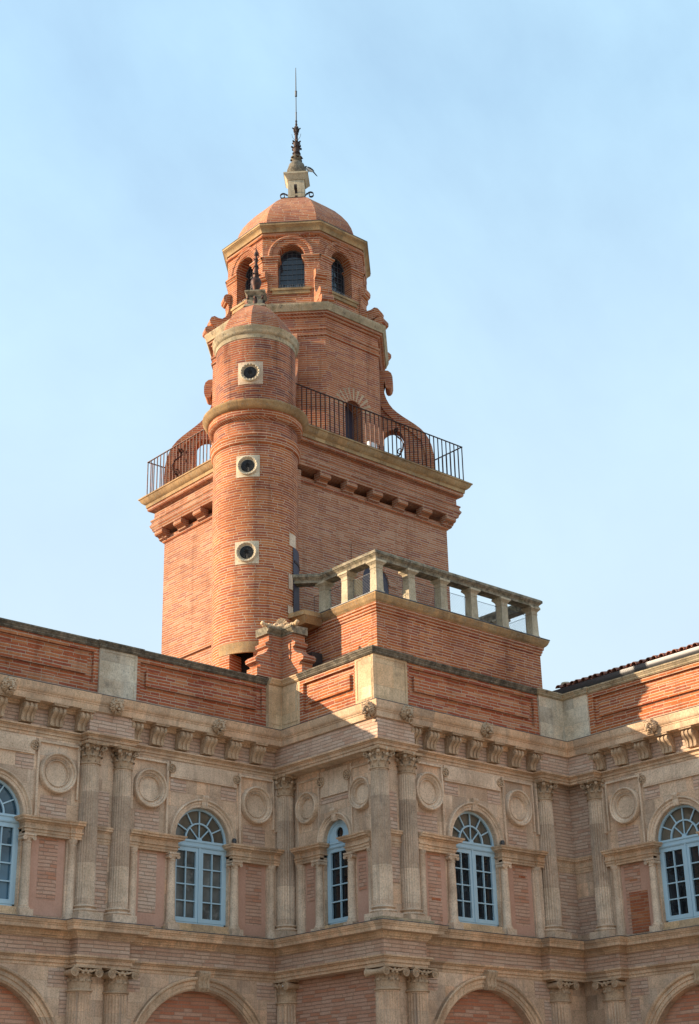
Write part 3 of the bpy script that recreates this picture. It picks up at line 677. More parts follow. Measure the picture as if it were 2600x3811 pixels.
# upper cornice runs straight over the break-forwards
CPATH = [(12, YL), (XS+RS, YL), (XS+RS, YP), (XR, YP), (XR, 17)]
CSEG = {'left': (0, 1), 'pav': (1, 3), 'right': (3, 4)}
def entablature(parent, which):
    a = SEG[which]; c = CSEG[which]
    mk('upper_cornice', G().sweep(CPATH, CORNICE, rng=c), 'stone_mould', parent)
    mk('cornice_flashing', G().sweep(CPATH, [(.0, 10.032), (.43, 9.992), (.434, 9.997), (.43, 10.005), (.0, 10.045)], rng=c), 'lead', parent)
    mk('upper_frieze', G().sweep(UP, [(-.08, FB-.002), (0, FB-.002), (0, CB+.01), (-.08, CB+.01)], rng=a), 'pale_brick', parent)
    mk('upper_architrave', G().sweep(UP, ARCH_U, rng=a), 'stone_mould', parent)
    mk('lower_cornice', G().sweep(LO, CORNICE_L, rng=a), 'stone_mould', parent)
    mk('cornice_flashing', G().sweep(LO, [(.0, 4.987), (.380, 4.942), (.384, 4.948), (.38, 4.957), (.0, 5.0)], rng=a), 'lead', parent)
    mk('lower_frieze', G().sweep(LO, [(-.08, 4.258), (0, 4.258), (0, 4.63), (-.08, 4.63)], rng=a), 'pale_brick', parent)
    mk('lower_architrave', G().sweep(LO, ARCH_L, rng=a), 'stone_mould', parent)

def lower_arch(parent, F, uc, inset=.22):
    B = F @ tr(uc, 0); zc = 1.99
    g = G().arch(0, zc, [(2.03, 0), (2.03, .11), (2.01, .125), (1.975, .115), (1.955, .085), (1.95, .06), (1.872, .06), (1.868, .035), (1.785, .035), (1.78, .012), (1.75, .0)], 0, pi, 56)
    for sx in (-1, 1):
        x0, x1 = sorted((sx*1.75, sx*2.03)); g.box(x0, x1, -.05, 0, GROUND, zc)
    a = mk('arch_moulding', g, 'stone_mould', parent, B)
    g = G(); nl = 5
    for k in range(nl):
        ins = .018 if k % 2 else 0; x0 = -.15+.06*k
        g.prism_x([(0, 3.72), (-.13+ins, 3.70), (-.17+ins, 3.78), (-.15+ins, 3.88), (-.16+ins, 3.96), (-.21+ins, 4.03), (-.22+ins, 4.10), (-.17, 4.15), (0, 4.15)], x0, x0+.06)
    for sx in (-1, 1): volute_disc(g, sx*.153, -.15, 4.08, .055, .01, 'x', 1.4)
    mk('keystone', g, 'carved_stone', a, B)
    mk('arch_infill', G().poly(*([(-1.76, inset, GROUND), (1.76, inset, GROUND)]+[(1.76*cos(pi*i/40), inset, zc+1.76*sin(pi*i/40)) for i in range(41)])), 'arch_brick', parent, B)
    for sx in (-1, 1):
        mk('brick_patch', G().box(min(sx*1.62, sx*2.15), max(sx*1.62, sx*2.15), -.008, 0, 3.62, 4.0), 'pale_brick', parent, B)
        mk('brick_patch', G().box(min(sx*1.92, sx*2.2), max(sx*1.92, sx*2.2), -.008, 0, 3.05, 3.58), 'pale_brick', parent, B)

COPING = [(-.36, 11.205), (.03, 11.205), (.045, 11.225), (.06, 11.235), (.06, 11.26), (.085, 11.285), (.10, 11.315), (.115, 11.32), (.12, 11.355), (.06, 11.375), (-.2, 11.385), (-.36, 11.38)]
def parapet_panel(g, u0, u1, y0=-.08, z0=10.0, z1=11.21, o0=None, o1=None):
    """brick parapet length with a sunk border and raised field; o0,o1: ends of the sunk border"""
    g.box(u0, u1, y0+.075, .30, z0, z1)
    g.box(u0, o0, y0, y0+.077, z0, z1); g.box(o1, u1, y0, y0+.077, z0, z1); g.box(o0, o1, y0, y0+.077, 11.09, z1); g.box(o0, o1, y0, y0+.077, z0, 10.34)
    g.box(o0+.175, o1-.175, y0+.005, y0+.077, 10.53, 10.90); return g
def pier(g, u0, u1, y=-.13, z0=10.0, z1=11.21):
    g.box(u0, u1, y+.012, .30, z0, z1); t = .07
    g.box(u0, u0+t, y, y+.013, z0, z1); g.box(u1-t, u1, y, y+.013, z0, z1); g.box(u0+t, u1-t, y, y+.013, z1-t, z1); g.box(u0+t, u1-t, y, y+.013, z0, z0+.16); return g

# ------------------------------------------------------------------ left wing
lw = thing('palace_wing', 'shaded stone and pink brick palace wing left of the corner pavilion, grey window panes', 'palace wing', (18, YL, GROUND), 'courtyard wings of the palace')
mk('upper_wall', G().wall(12, 23.66, 4.97, 9.05, [(15.5, .78, 5.06, 7.10), (21.05, .78, 5.06, 7.10)], 0, .24), 'stone', lw, FL)
mk('lower_wall', G().wall(12, 23.4, GROUND, 4.2, [(15.5, 1.75, GROUND, 1.99), (21.05, 1.75, GROUND, 1.99)], 0, .24, 40), 'stone', lw, FL)
mk('core', G().box(12, 23.6, .32, 6, GROUND, 10.3), 'tower_brick', lw, FL)
entablature(lw, 'left')
bay(lw, FL, 21.05, 'glass_grey', seed=1); bay(lw, FL, 15.5, 'glass_painted_sky', 'glass_painted_sky', seed=4)
for u in (15.5, 21.05): lower_arch(lw, FL, u)
for u in (17.87, 18.73): column(lw, FL, u, -.07, 'u'); 
for u in (17.84, 18.76): column(lw, FL, u, -.07, 'l')
column(lw, FL, 23.43, -.15, 'u'); column(lw, FL, 23.47, -.17, 'l', 90)
for b_ in ((18.16, 18.44, -.012, 0, 7.12, 7.9), (18.12, 18.46, -.011, 0, 5.25, 6.7)): mk('brick_patch', G().box(*b_), 'pale_brick', lw, FL)
mk('band', G().sweep([(18.0, 0), (18.6, 0)], [(o_*.6+.018, z) for o_, z in ENT]), 'stone_mould', lw, FL)
g = G().box(17.56, 19.06, -.36, .0, 4.975, 5.0); mk('plinth_block', g, 'stone_plain', lw, FL)
for u in (13.97, 14.70, 15.43, 16.17, 16.90, 17.60, 18.96, 19.62, 20.35, 21.08, 21.81, 22.56): link('modillion', MESH['modillion'], lw, FL @ tr(u, 0, CB-.002))
for u in (15.53, 18.30, 21.20): link('lion_head', MESH['lion'], lw, FL @ tr(u, -.37, 9.80))
pp = mk('parapet', parapet_panel(parapet_panel(G(), 12, 17.96, o0=13.05, o1=17.83), 18.99, 22.9, o0=19.11, o1=22.76), 'parapet_brick', lw, FL)
mk('parapet_pier', pier(G(), 17.96, 18.99), 'white_stone', lw, FL)
mk('coping', G().sweep([(12, YL-.08), (17.96, YL-.08), (17.96, YL-.13), (18.99, YL-.13), (18.99, YL-.08), (22.9, YL-.08)], COPING), 'coping_stone', lw)

# ------------------------------------------------------------------ corner pavilion
pv = thing('corner_pavilion', 'projecting two storey corner pavilion between the wings, with paired fluted columns and lion heads', 'pavilion', (26.5, 27, GROUND))
mk('upper_wall', G().wall(23.45, 30.2, 4.97, 9.05, [(26.54, .78, 5.06, 7.10)], 0, .24), 'stone', pv, FP)
mk('lower_wall', G().wall(23.25, 30.2, GROUND, 4.2, [(26.7, 1.75, GROUND, 1.99)], 0, .24, 40), 'stone', pv, FP)
SW = .38
mk('side_upper_wall', G().wall(-29.14, -25.6, 4.97, 9.05, [(-27.27, .46, 5.06, 7.14)], SW, .22), 'stone', pv, FS)
mk('side_lower_wall', G().wall(-29.14, -25.6, GROUND, 4.2, (), .3), 'pink_brick', pv, FS)
mk('core', G().box(23.95, 30.1, 26.0, 29.2, GROUND, 10.4), 'tower_brick', pv)
mk('corner_pier', G().box(23.47, 23.95, 25.60, 25.95, 4.9, 9.0), 'stone', pv)
mk('soffit', G().box(XS+.08, XS+.6, YPR+.09, YL-.08, 8.905, 8.93), 'stone_plain', pv); mk('soffit', G().box(XS+.08, XS+.5, YPR+.09, YL-.08, 4.045, 4.08), 'stone_plain', pv)
entablature(pv, 'pav')
bay(pv, FP, 26.54, 'glass_dark', 'glass_fan', lo=(-2.05, 2.25), seed=2)
lower_arch(pv, FP, 26.70)
for u in (23.43, 24.28, 29.06): column(pv, FP, u, -.07, 'u', 45*0)
for u in (23.47, 24.36, 29.10): column(pv, FP, u, -.07, 'l')
for b_ in ((23.72, 24.0, -.012, 0, 7.12, 8.0), (23.70, 24.02, -.011, 0, 5.9, 6.7)): mk('brick_patch', G().box(*b_), 'pale_brick', pv, FP)
mk('band', G().sweep([(23.6, 0), (24.2, 0)], [(o_*.6+.018, z) for o_, z in ENT]), 'stone_mould', pv, FP)
mk('plinth_block', G().box(23.08, 24.66, -.42, .0, 4.975, 5.06), 'weather_stone', pv, FP)
for u in (24.46, 25.07, 25.81, 26.54, 27.27, 28.02, 28.72): link('modillion', MESH['modillion'], pv, FP @ tr(u, 0, CB-.002))
link('lion_head', MESH['lion_ring'], pv, FP @ tr(24.05, -.37, 9.82)); link('lion_head', MESH['lion'], pv, FP @ tr(26.75, -.37, 9.85))
link('lion_head', MESH['lion'], pv, FS @ tr(-25.43, -.10, 9.80))
# side face: narrow window
B = FS @ tr(-27.27, SW)
w = link('window', MESH['frame_s'], pv, B @ tr(0, .15))
mk('pane', window_pane(.45, 5.19, 7.14), 'glass_dark', w, B @ tr(0, .165))
mk('sill', G().box(-.7, .7, -.10, .2, 4.99, 5.06).box(-.44, .44, -.03, .2, 5.06, 5.185), 'pale_stone', w, B)
a = mk('arch_moulding', G().arch(0, 7.14, [(.61, 0), (.61, .08), (.595, .095), (.575, .09), (.56, .065), (.555, .045), (.52, .045), (.515, .025), (.47, .025), (.46, 0)], 0, pi, 32), 'stone_plain', pv, B)
g = G().prism_x([(0, 7.56), (-.06, 7.56), (-.09, 7.64), (-.08, 7.72), (-.13, 7.80), (-.11, 7.86), (0, 7.87)], -.075, .075)
for sx in (-1, 1): volute_disc(g, sx*.078, -.09, 7.805, .035, .01, 'x', 1.2)
mk('keystone', g, 'stone_plain', a, B)
for sx in (-1, 1):
    link('window_column', MESH['ionic'], pv, B @ tr(sx*.58, -.05)); inner, outer = .48, 1.36
    path = [(inner, .2), (inner, -.11), (outer-.2, -.11), (outer-.2, -.15), (outer, -.15)] if sx > 0 else [(-outer, -.15), (-outer+.2, -.15), (-outer+.2, -.11), (-inner, -.11), (-inner, .2)]
    mk('window_entablature', G().sweep(path, ENT).box(min(sx*inner, sx*outer), max(sx*inner, sx*outer), -.108, .1, 6.712, 7.08), 'stone_mould', pv, B)
    a0, a1 = sorted((sx*.72, sx*1.14)); mk('plaster_panel', G().box(a0, a1, -.006, .02, 5.05, 6.70), 'pink_plaster', pv, B)
    mk('brick_patch', G().box(a0+.06, a1-.1, -.011, 0, 5.8, 6.6), 'pink_brick', pv, B)
    mk('pilaster', G().box(min(sx*1.15, sx*1.45), max(sx*1.15, sx*1.45), -.05, 0, 4.99, 6.71).lathe(sx*1.27, -.05, [(.11, 5.0), (.11, 5.14), (.09, 5.2), (.085, 5.9), (.078, 6.55), (.095, 6.58), (.08, 6.6), (.11, 6.66), (.11, 6.71)], 20), 'stone_plain', pv, B)
    link('medallion', MESH['medal_s'], pv, B @ tr(sx*.99, -.002, 8.04))
    v0 = sx*.60; g = G().box(v0-.022, v0+.022, -.035, 0, 7.15, 8.84).box(min(v0, sx*1.4), max(v0, sx*1.4), -.0345, 0, 8.70, 8.745).box(sx*1.38-.022, sx*1.38+.022, -.034, 0, 7.10, 8.72)
    mk('panel_border', g, 'stone_plain', pv, B)
t = mk('tablet', G().box(-.50, .50, -.045, 0, 8.19, 8.82), 'stone_plain', pv, B)
for x_ in (-.48, .48): g = G(); rosette(g, x_, 8.58, .13); mk('rosette', g, 'carved_stone', t, B @ tr(0, -.045))
mk('brick_patch', G().box(-.54, .54, -.010, 0, 8.03, 8.17), 'pale_brick', pv, B)
# parapet round the pavilion
FPS = tr(23.38, 0) @ rot(-90)
mk('parapet', parapet_panel(G(), 24.38, 29.08, o0=24.48, o1=28.92), 'parapet_brick', pv, FP)
mk('parapet', parapet_panel(G(), -28.22, -26.10, o0=-28.08, o1=-26.16), 'orange_brick', pv, FPS)
g = pier(G(), 23.27, 24.38); mk('parapet_pier', g, 'pale_stone', pv, FP)
g = pier(G(), -26.10, -25.463); mk('parapet_pier', g, 'pale_stone', pv, FPS @ tr(0, .02))
mk('coping', G().sweep([(23.30, 28.22), (23.30, 26.10), (23.265, 26.10), (23.265, 25.45), (24.38, 25.45), (24.38, 25.50), (29.08, 25.50)], COPING), 'coping_stone', pv)

# ------------------------------------------------------------------ right wing
rw = thing('palace_wing', 'palace wing right of the corner pavilion, sunlit brick parapet under a tiled roof', 'palace wing', (XR+3, 21, GROUND), 'courtyard wings of the palace')
mk('upper_wall', G().wall(-25.6, -17, 4.97, 9.05, [(-22.2, .78, 5.06, 7.10)], 0, .24), 'stone', rw, FR)
mk('lower_wall', G().wall(-25.6, -17, GROUND, 4.2, [(-22.0, 1.75, GROUND, 1.99)], 0, .24, 40), 'stone', rw, FR)
mk('core', G().box(-25.6, -17, .32, 7, GROUND, 10.3), 'tower_brick', rw, FR)
entablature(rw, 'right')
bay(rw, FR, -22.2, 'glass_dark', 'glass_fan', lo=(-2.25, 2.2), seed=9)
for b_ in ((-25.58, -24.95, -.008, 0, 7.1, 8.9), (-25.58, -24.9, -.008, 0, 5.2, 6.1)): mk('brick_patch', G().box(*b_), 'pale_brick', rw, FR)
for b_ in ((29.3, 30.14, -.008, 0, 7.1, 8.9), (29.5, 30.14, -.008, 0, 5.2, 6.7)): mk('brick_patch', G().box(*b_), 'pale_brick', pv, FP)
mk('band', G().sweep([(-25.57, 0), (-24.8, 0)], [(o_*.5+.018, z) for o_, z in ENT]), 'stone_mould', rw, FR); mk('band', G().sweep([(29.2, 0), (30.13, 0)], [(o_*.5+.018, z) for o_, z in ENT]), 'stone_mould', pv, FP)
lower_arch(rw, FR, -22.0)
column(rw, FR, -24.66, -.07, 'u'); column(rw, FR, -24.62, -.07, 'l')
for u in (-24.43, -23.71, -22.97, -22.24, -21.51, -20.78, -20.0): link('modillion', MESH['modillion'], rw, FR @ tr(u, 0, CB-.002))
link('lion_head', MESH['lion'], rw, FR @ tr(-22.46, -.37, 9.83)); link('lion_head', MESH['lion'], rw, FR @ tr(-19.6, -.37, 9.83))
mk('parapet', parapet_panel(G(), -24.63, -19.5, o0=-24.47, o1=-19.62), 'orange_brick', rw, FR @ tr(0, -.0))
g = G().box(29.08, 30.03, 25.45, 25.9, 10.0, 11.21).box(30.02, 30.45, 24.63, 25.9, 10.0, 11.21); mk('parapet_pier', g, 'white_stone', rw)
mk('coping', G().sweep([(29.08, 25.50), (29.08, 25.45), (30.02, 25.45), (30.02, 24.63), (30.07, 24.63), (30.07, 17)], COPING), 'weather_stone', rw)
mk('parapet', G().box(-19.5, -17, -.08, .3, 10.0, 11.21), 'orange_brick', rw, FR)
def tiled_roof(u0, u1):
    g = G(); p = .215; n = int((u1-u0)/p); sl = .30
    for i in range(n):
        uc = u0+p*(i+.5)
        for j in range(9):
            y0 = .16+.36*j+.03*((i*7) % 3-1); r0, r1 = .086, .072; y1 = y0+.44; v = []; S_ = 7
            jit = .012*(((i*13+j*5) % 7)/7-.5)
            for yy, rr in ((y0, r0), (y1, r1)):
                for q in range(S_+1):
                    a = pi*q/S_
                    for k in (rr, rr-.014): v.append((uc+jit+k*cos(a), yy, 11.73+sl*(yy-.3)+k*sin(a)*.95+(.016 if yy == y0 else 0)))
            w = 2*(S_+1); f = []
            for q in range(S_):
                f += [(2*q, 2*q+2, w+2*q+2, w+2*q), (2*q+1, w+2*q+1, w+2*q+3, 2*q+3), (2*q, 2*q+1, 2*q+3, 2*q+2), (w+2*q, w+2*q+2, w+2*q+3, w+2*q+1)]
            f += [(0, w, w+1, 1), (2*S_, 2*S_+1, w+2*S_+1, w+2*S_)]; g.add(v, f)
        for j in range(9):   # channel tiles between
            y0 = .17+.36*j; v = []
            for yy in (y0, y0+.44):
                for q in range(6): a = pi+pi*q/5; v.append((uc+p/2+.075*cos(a), yy, 11.755+sl*(yy-.3)+.06*sin(a)))
            g.add(v, [(q, q+1, 7+q, 6+q) for q in range(5)])
    g.box(u0, u1, .34, 3.6, 11.3, 11.66); g.poly((u0, .36, 11.685), (u1, .36, 11.685), (u1, 3.6, 11.685+sl*3.24), (u0, 3.6, 11.685+sl*3.24))
    return g
r = mk('roof', tiled_roof(-25.9, -17.0), 'terracotta', rw, FR, 50)
mk('gutter', G().sweep([(-26.2, .14), (-17, .14)], [(-.25, 11.39), (.0, 11.39), (.03, 11.45), (.06, 11.49), (.07, 11.56), (.07, 11.635), (.045, 11.635), (-.25, 11.62)]), 'gutter_metal', rw, FR)
mk('ridge_tile', G().lathe(0, 0, [(.0, 0), (.16, .0), (.17, .16), (.12, .24), (.0, .26)], 12), 'weather_stone', r, tr(31.75, 26.75, 12.1))

# ------------------------------------------------------------------ brick tower
K = 1.0114
TX, TY, TW_ = 24.85, 30.43, 6.22
CX, CY = 27.91, 33.71
tw = thing('clock_tower' if False else 'brick_tower', 'tall square brick tower with octagonal lantern and dome rising behind the pavilion', 'tower', (TX+3.1, TY+3.1, GROUND))
g = G().box(TX, TX+TW_, TY, TY+TW_, 9, 18.2)
mk('shaft', g, 'tower_brick', tw)
SQ = [(TX, TY+TW_), (TX, TY), (TX+TW_, TY), (TX+TW_, TY+TW_)]
zt = lambda z: z*K
mk('gallery_cornice', G().sweep(SQ, [(-.3, zt(19.0)), (.44, zt(19.0)), (.45, zt(19.1)), (.50, zt(19.13)), (.56, zt(19.19)), (.60, zt(19.27)), (.625, zt(19.28)), (.627, zt(19.32)), (-.5, zt(19.33))], closed=True), 'gold_stone', tw)
mk('gallery_frieze', G().sweep(SQ, [(-.3, zt(18.19)), (.27, zt(18.19)), (.29, zt(18.27)), (.31, zt(18.30)), (.345, zt(18.36)), (.345, zt(18.40)), (.31, zt(18.43)), (.30, zt(18.50)), (.33, zt(18.53)), (.33, zt(18.57)), (.245, zt(18.60)), (.24, zt(18.83)), (.27, zt(18.86)), (.38, zt(18.88)), (.41, zt(18.92)), (.41, zt(18.99)), (-.3, zt(19.0))], closed=True), 'tower_brick', tw)
mk('string_course', G().sweep(SQ, [(-.1, zt(17.78)), (.035, zt(17.80)), (.06, zt(17.84)), (.05, zt(17.87)), (-.1, zt(17.88))], closed=True), 'red_brick', tw)
mk('string_course', G().sweep([(TX, 33.2), (TX, TY+TW_+.06)][::-1], [(-.1, 13.97), (.07, 13.97), (.07, 14.07), (-.1, 14.12)]), 'red_brick', tw)
def corbel():
    g = G(); out = [(0, 0), (.295, 0), (.30, -.05), (.275, -.07), (.295, -.10), (.30, -.15), (.27, -.20), (.22, -.215), (.16, -.225), (.125, -.26), (.12, -.30), (.08, -.33), (.03, -.34), (0, -.345)]
    return g.prism_x([(-d, z) for d, z in out], -.20, .20)
cm = mesh('corbel', corbel(), 'tower_brick', 30)
for k in range(7):
    s_ = (k-3)*1.015
    if k > 0: link('corbel', cm, tw, tr(TX+TW_/2+s_, TY, zt(18.21)))
    if k < 6: link('corbel', cm, tw, tr(TX, TY+TW_/2-s_, zt(18.21)) @ rot(-90))
link('corbel', cm, tw, tr(TX+TW_-.05, TY+.05, zt(18.21)) @ rot(45)); link('corbel', cm, tw, tr(TX+.05, TY+TW_-.05, zt(18.21)) @ rot(-135))
# arched doorway to the terrace in the tower front, dark shutters
B = tr(28.0, TY)
d = mk('terrace_door', G().wall(-.9, .9, 13.2, 16.6, [(0, .52, 13.3, 15.56)], -.02, .05).arch(0, 15.56, [(.80, 0), (.80, .05), (.52, .05), (.52, 0)], 0, pi, 24), 'tower_brick', tw, B)
mk('shutter', G().poly(*([(-.52, -.004, 13.3), (.52, -.004, 13.3)]+[(.52*cos(pi*i/20), -.004, 15.56+.52*sin(pi*i/20)) for i in range(21)])).box(-.015, .015, -.02, 0, 13.3, 16.0).box(-.5, .5, -.018, 0, 15.0, 15.08), 'violet_door', d, B)
mk('jamb_stone', G().box(-.95, -.52, -.03, 0, 15.0, 15.5), 'gold_stone', d, B)
# octagonal drum
A2 = 2.65
drum = G(); side = A2*math.tan(pi/8)
for k in range(8):
    M_ = tr(CX, CY) @ rot(45*k) @ tr(0, -A2)
    ops = [(-.0, .36, zt(19.3), 21.36)] if k == 0 else ()
    drum.merge(G().wall(-side, side, 19.4, zt(24.15), ops, 0, .5), M_)
dr = mk('drum', drum, 'red_brick', tw)
dd = mk('gallery_door', G().poly((-.38, .42, 19.5), (.38, .42, 19.5), (.38, .42, 21.8), (-.38, .42, 21.8)).box(-.02, .02, .38, .42, 19.5, 21.7), 'violet_door', tw, tr(CX, CY-A2))
mk('mortar_ring', G().arch(0, 21.36, [(.80, 0), (.80, .006), (.37, .006), (.37, 0)], 0, pi, 24), 'carved_stone', dd, tr(CX, CY-A2))
g = G()
for i in range(12):
    a = pi*(i+.5)/12; sub = G().extrude([(-.028, -.014, .375), (.028, -.014, .375), (.055, -.014, .79), (-.055, -.014, .79)], (0, .02, 0)); g.merge(sub, tr(CX, CY-A2, 21.36) @ Matrix.Rotation(pi/2-a, 4, 'Y'))
mk('door_arch', g, 'red_brick', dd)
mk('drum_moulding', G().oct(CX, CY, [(A2, zt(23.38)), (A2+.05, zt(23.40)), (A2+.06, zt(23.46)), (A2+.02, zt(23.48)), (A2+.02, zt(23.58)), (A2+.06, zt(23.60)), (A2+.07, zt(23.66)), (A2, zt(23.68))]), 'red_brick', tw, smooth=20)
mk('drum_frieze', G().oct(CX, CY, [(A2, zt(24.02)), (A2+.06, zt(24.04)), (A2+.07, zt(24.10)), (A2+.14, zt(24.12)), (A2+.15, zt(24.19)), (A2, zt(24.2))]), 'red_brick', tw, smooth=20)
mk('drum_cornice', G().oct(CX, CY, [(A2, zt(24.18)), (A2+.19, zt(24.19)), (A2+.20, zt(24.24)), (A2+.23, zt(24.30)), (A2+.26, zt(24.36)), (A2+.27, zt(24.40)), (A2+.27, zt(24.43)), (A2+.1, zt(24.52)), (2.1, zt(24.62))]), 'weather_stone', tw, smooth=20)
# lantern
A3 = 2.22; side = A3*math.tan(pi/8); LR = .43
lan = G()
for k in range(8): lan.merge(G().wall(-side, side, zt(24.5), zt(27.5), [(0, LR, zt(25.36), zt(26.58))], 0, .55), tr(CX, CY) @ rot(45*k) @ tr(0, -A3))
ln = mk('lantern', lan, 'orange_brick', tw)
inner = G().oct(CX, CY, [(A3-.62, zt(24.6)), (A3-.62, zt(27.2))]); mk('lantern_core', inner, 'painted_dark', tw)
def grille():
    g = G()
    for x in (-.3, -.15, 0, .15, .3): g.box(x-.006, x+.006, -.012, 0, zt(25.36), zt(26.58)+sqrt(max(0, LR**2-x*x)))
    for i in range(9): z = zt(25.36)+.19*i; h_ = LR if z < zt(26.58) else sqrt(max(.001, LR**2-(z-zt(26.58))**2)); g.box(-h_, h_, -.012, 0, z-.006, z+.006)
    g.arch(0, zt(26.58), [(LR+.01, 0), (LR+.01, .02), (LR-.05, .02), (LR-.05, 0)], 0, pi, 20)
    for sx in (-1, 1): g.box(min(sx*LR, sx*(LR-.05)), max(sx*LR, sx*(LR-.05)), -.02, 0, zt(25.36), zt(26.58))
    g.box(-LR, LR, -.03, 0, zt(25.36)+.18, zt(25.36)+.21); return g
def spikes():
    g = G(); rr = random.Random(5)
    for i in range(17):
        x = -.40+.05*i; a = rr.uniform(-.03, .03); g.tube([(x, 0, zt(25.38)), (x+a, -.03-.05*rr.random(), zt(25.38)+.17)], .004, 4)
    return g
def impost():
    return [(0, zt(26.38)), (.03, zt(26.40)), (.03, zt(26.46)), (.06, zt(26.49)), (.085, zt(26.52)), (.085, zt(26.57)), (0, zt(26.585))]
gm, sm = mesh('window_grille', grille(), 'lead', 30), mesh('bird_spikes', spikes(), 'steel', 30)
pane_m = mesh('window', G().poly(*([(-LR, 0, zt(25.36)), (LR, 0, zt(25.36))]+[(LR*cos(pi*i/20), 0, zt(26.58)+LR*sin(pi*i/20)) for i in range(21)])), 'leaded', 0)
arch_m = mesh('arch_moulding', G().arch(0, zt(26.59), [(LR+.32, 0), (LR+.32, .035), (LR+.27, .06), (LR+.20, .045), (LR+.19, .018), (LR+.02, .018), (LR, 0)], 0, pi, 28), 'orange_brick', 30)
sill_m = mesh('sill', G().box(-.66, .66, -.07, .35, zt(25.30), zt(25.38)).box(-.60, .60, -.04, .01, zt(25.19), zt(25.30)).box(-.62, .62, -.05, .01, zt(25.17), zt(25.20)), 'gold_stone', 30)
vous = G()
for i in range(22):
    a = pi*(i+.5)/22; vous.merge(G().box(-.018, .018, -.03, 0, LR+.02, LR+.19), tr(0, 0, zt(26.59)) @ Matrix.Rotation(pi/2-a, 4, 'Y'))
vm = mesh('voussoirs', vous, 'orange_brick', 0)
for k in range(8):
    M_ = tr(CX, CY) @ rot(45*k) @ tr(0, -A3)
    if k in (0, 1, 6, 7, 2):
        w = link('window', pane_m, tw, M_ @ tr(0, .38)); link('window_grille', gm, w, M_ @ tr(0, .37)); link('bird_spikes', sm, w, M_ @ tr(0, .1))
        link('sill', sill_m, w, M_); a = link('arch_moulding', arch_m, tw, M_ @ tr(0, -.003)); link('voussoirs', vm, a, M_)
hs = A3*math.tan(pi/8); ip = G()
for k in range(8):
    sub = G().sweep([(LR, .45), (LR, 0), (hs, 0)], impost(), closed_prof=False).sweep([(-hs, 0), (-LR, 0), (-LR, .45)], impost(), closed_prof=False)
    ip.merge(sub, tr(CX, CY) @ rot(45*k) @ tr(0, -A3))
mk('impost', ip, 'orange_brick', tw)
def console():
    """brick scroll bracket in the plane x=0, wall at y=0, outwards -y"""
    g = G(); o = [(0, 26.27), (.13, 26.27), (.20, 26.22), (.23, 26.13), (.22, 26.02), (.16, 25.95), (.09, 25.93), (.06, 25.78), (.08, 25.58), (.15, 25.42), (.27, 25.32), (.40, 25.33), (.52, 25.38), (.63, 25.33), (.68, 25.22), (.66, 25.10), (.58, 25.02), (.45, 24.98), (.3, 24.9), (0, 24.85)]
    g.prism_x([(-d, z) for d, z in o], -.19, .19); return g
con = mesh('scroll_bracket', console(), 'orange_brick', 30)
rv = A3/cos(pi/8)
for k in range(8): link('scroll_bracket', con, tw, tr(CX, CY) @ rot(22.5+45*k) @ tr(0, -rv+.05))
def low_scroll():
    g = G(); o = [(-.1, 24.75), (.28, 24.98), (.42, 24.98), (.5, 24.9), (.5, 24.78), (.42, 24.70), (.1, 24.62)]
    return g.prism_x([(-d, z) for d, z in o], -.2, .2)
ls = mesh('scroll_foot', low_scroll(), 'red_brick', 30)
for k in range(8): link('scroll_foot', ls, tw, tr(CX, CY) @ rot(22.5+45*k) @ tr(0, -2.68))
mk('lantern_frieze', G().oct(CX, CY, [(A3, zt(27.28)), (A3+.05, zt(27.30)), (A3+.06, zt(27.36)), (A3, zt(27.38)), (A3+.01, zt(27.44)), (A3, zt(27.46))]), 'orange_brick', tw, smooth=20)
mk('lantern_cornice', G().oct(CX, CY, [(A3-.1, zt(27.47)), (A3+.05, zt(27.475)), (A3+.06, zt(27.52)), (A3+.075, zt(27.565)), (A3+.11, zt(27.61)), (A3+.16, zt(27.645)), (A3+.16, zt(27.66)), (A3+.185, zt(27.67)), (A3+.185, zt(27.74)), (A3-.2, zt(27.84))]), 'gold_stone', tw, smooth=20)
mk('cornice_flashing', G().oct(CX, CY, [(A3+.17, zt(27.742)), (A3+.20, zt(27.744)), (A3+.20, zt(27.755)), (A3-.2, zt(27.86))]), 'lead', tw, smooth=20)
dome = [(1.98, zt(27.75)), (1.975, zt(28.0)), (1.95, zt(28.2)), (1.88, zt(28.45)), (1.76, zt(28.72)), (1.58, zt(29.0)), (1.34, zt(29.3)), (1.05, zt(29.58)), (.86, zt(29.72)), (.5, zt(29.86)), (.42, zt(29.88))]
mk('dome', G().oct(CX, CY, dome), 'red_brick', tw, smooth=15)
mk('dome_cap', G().oct(CX, CY, [(.80, zt(29.77)), (.82, zt(29.78)), (.55, zt(29.9)), (.3, zt(29.93))]), 'lead', tw, smooth=20)
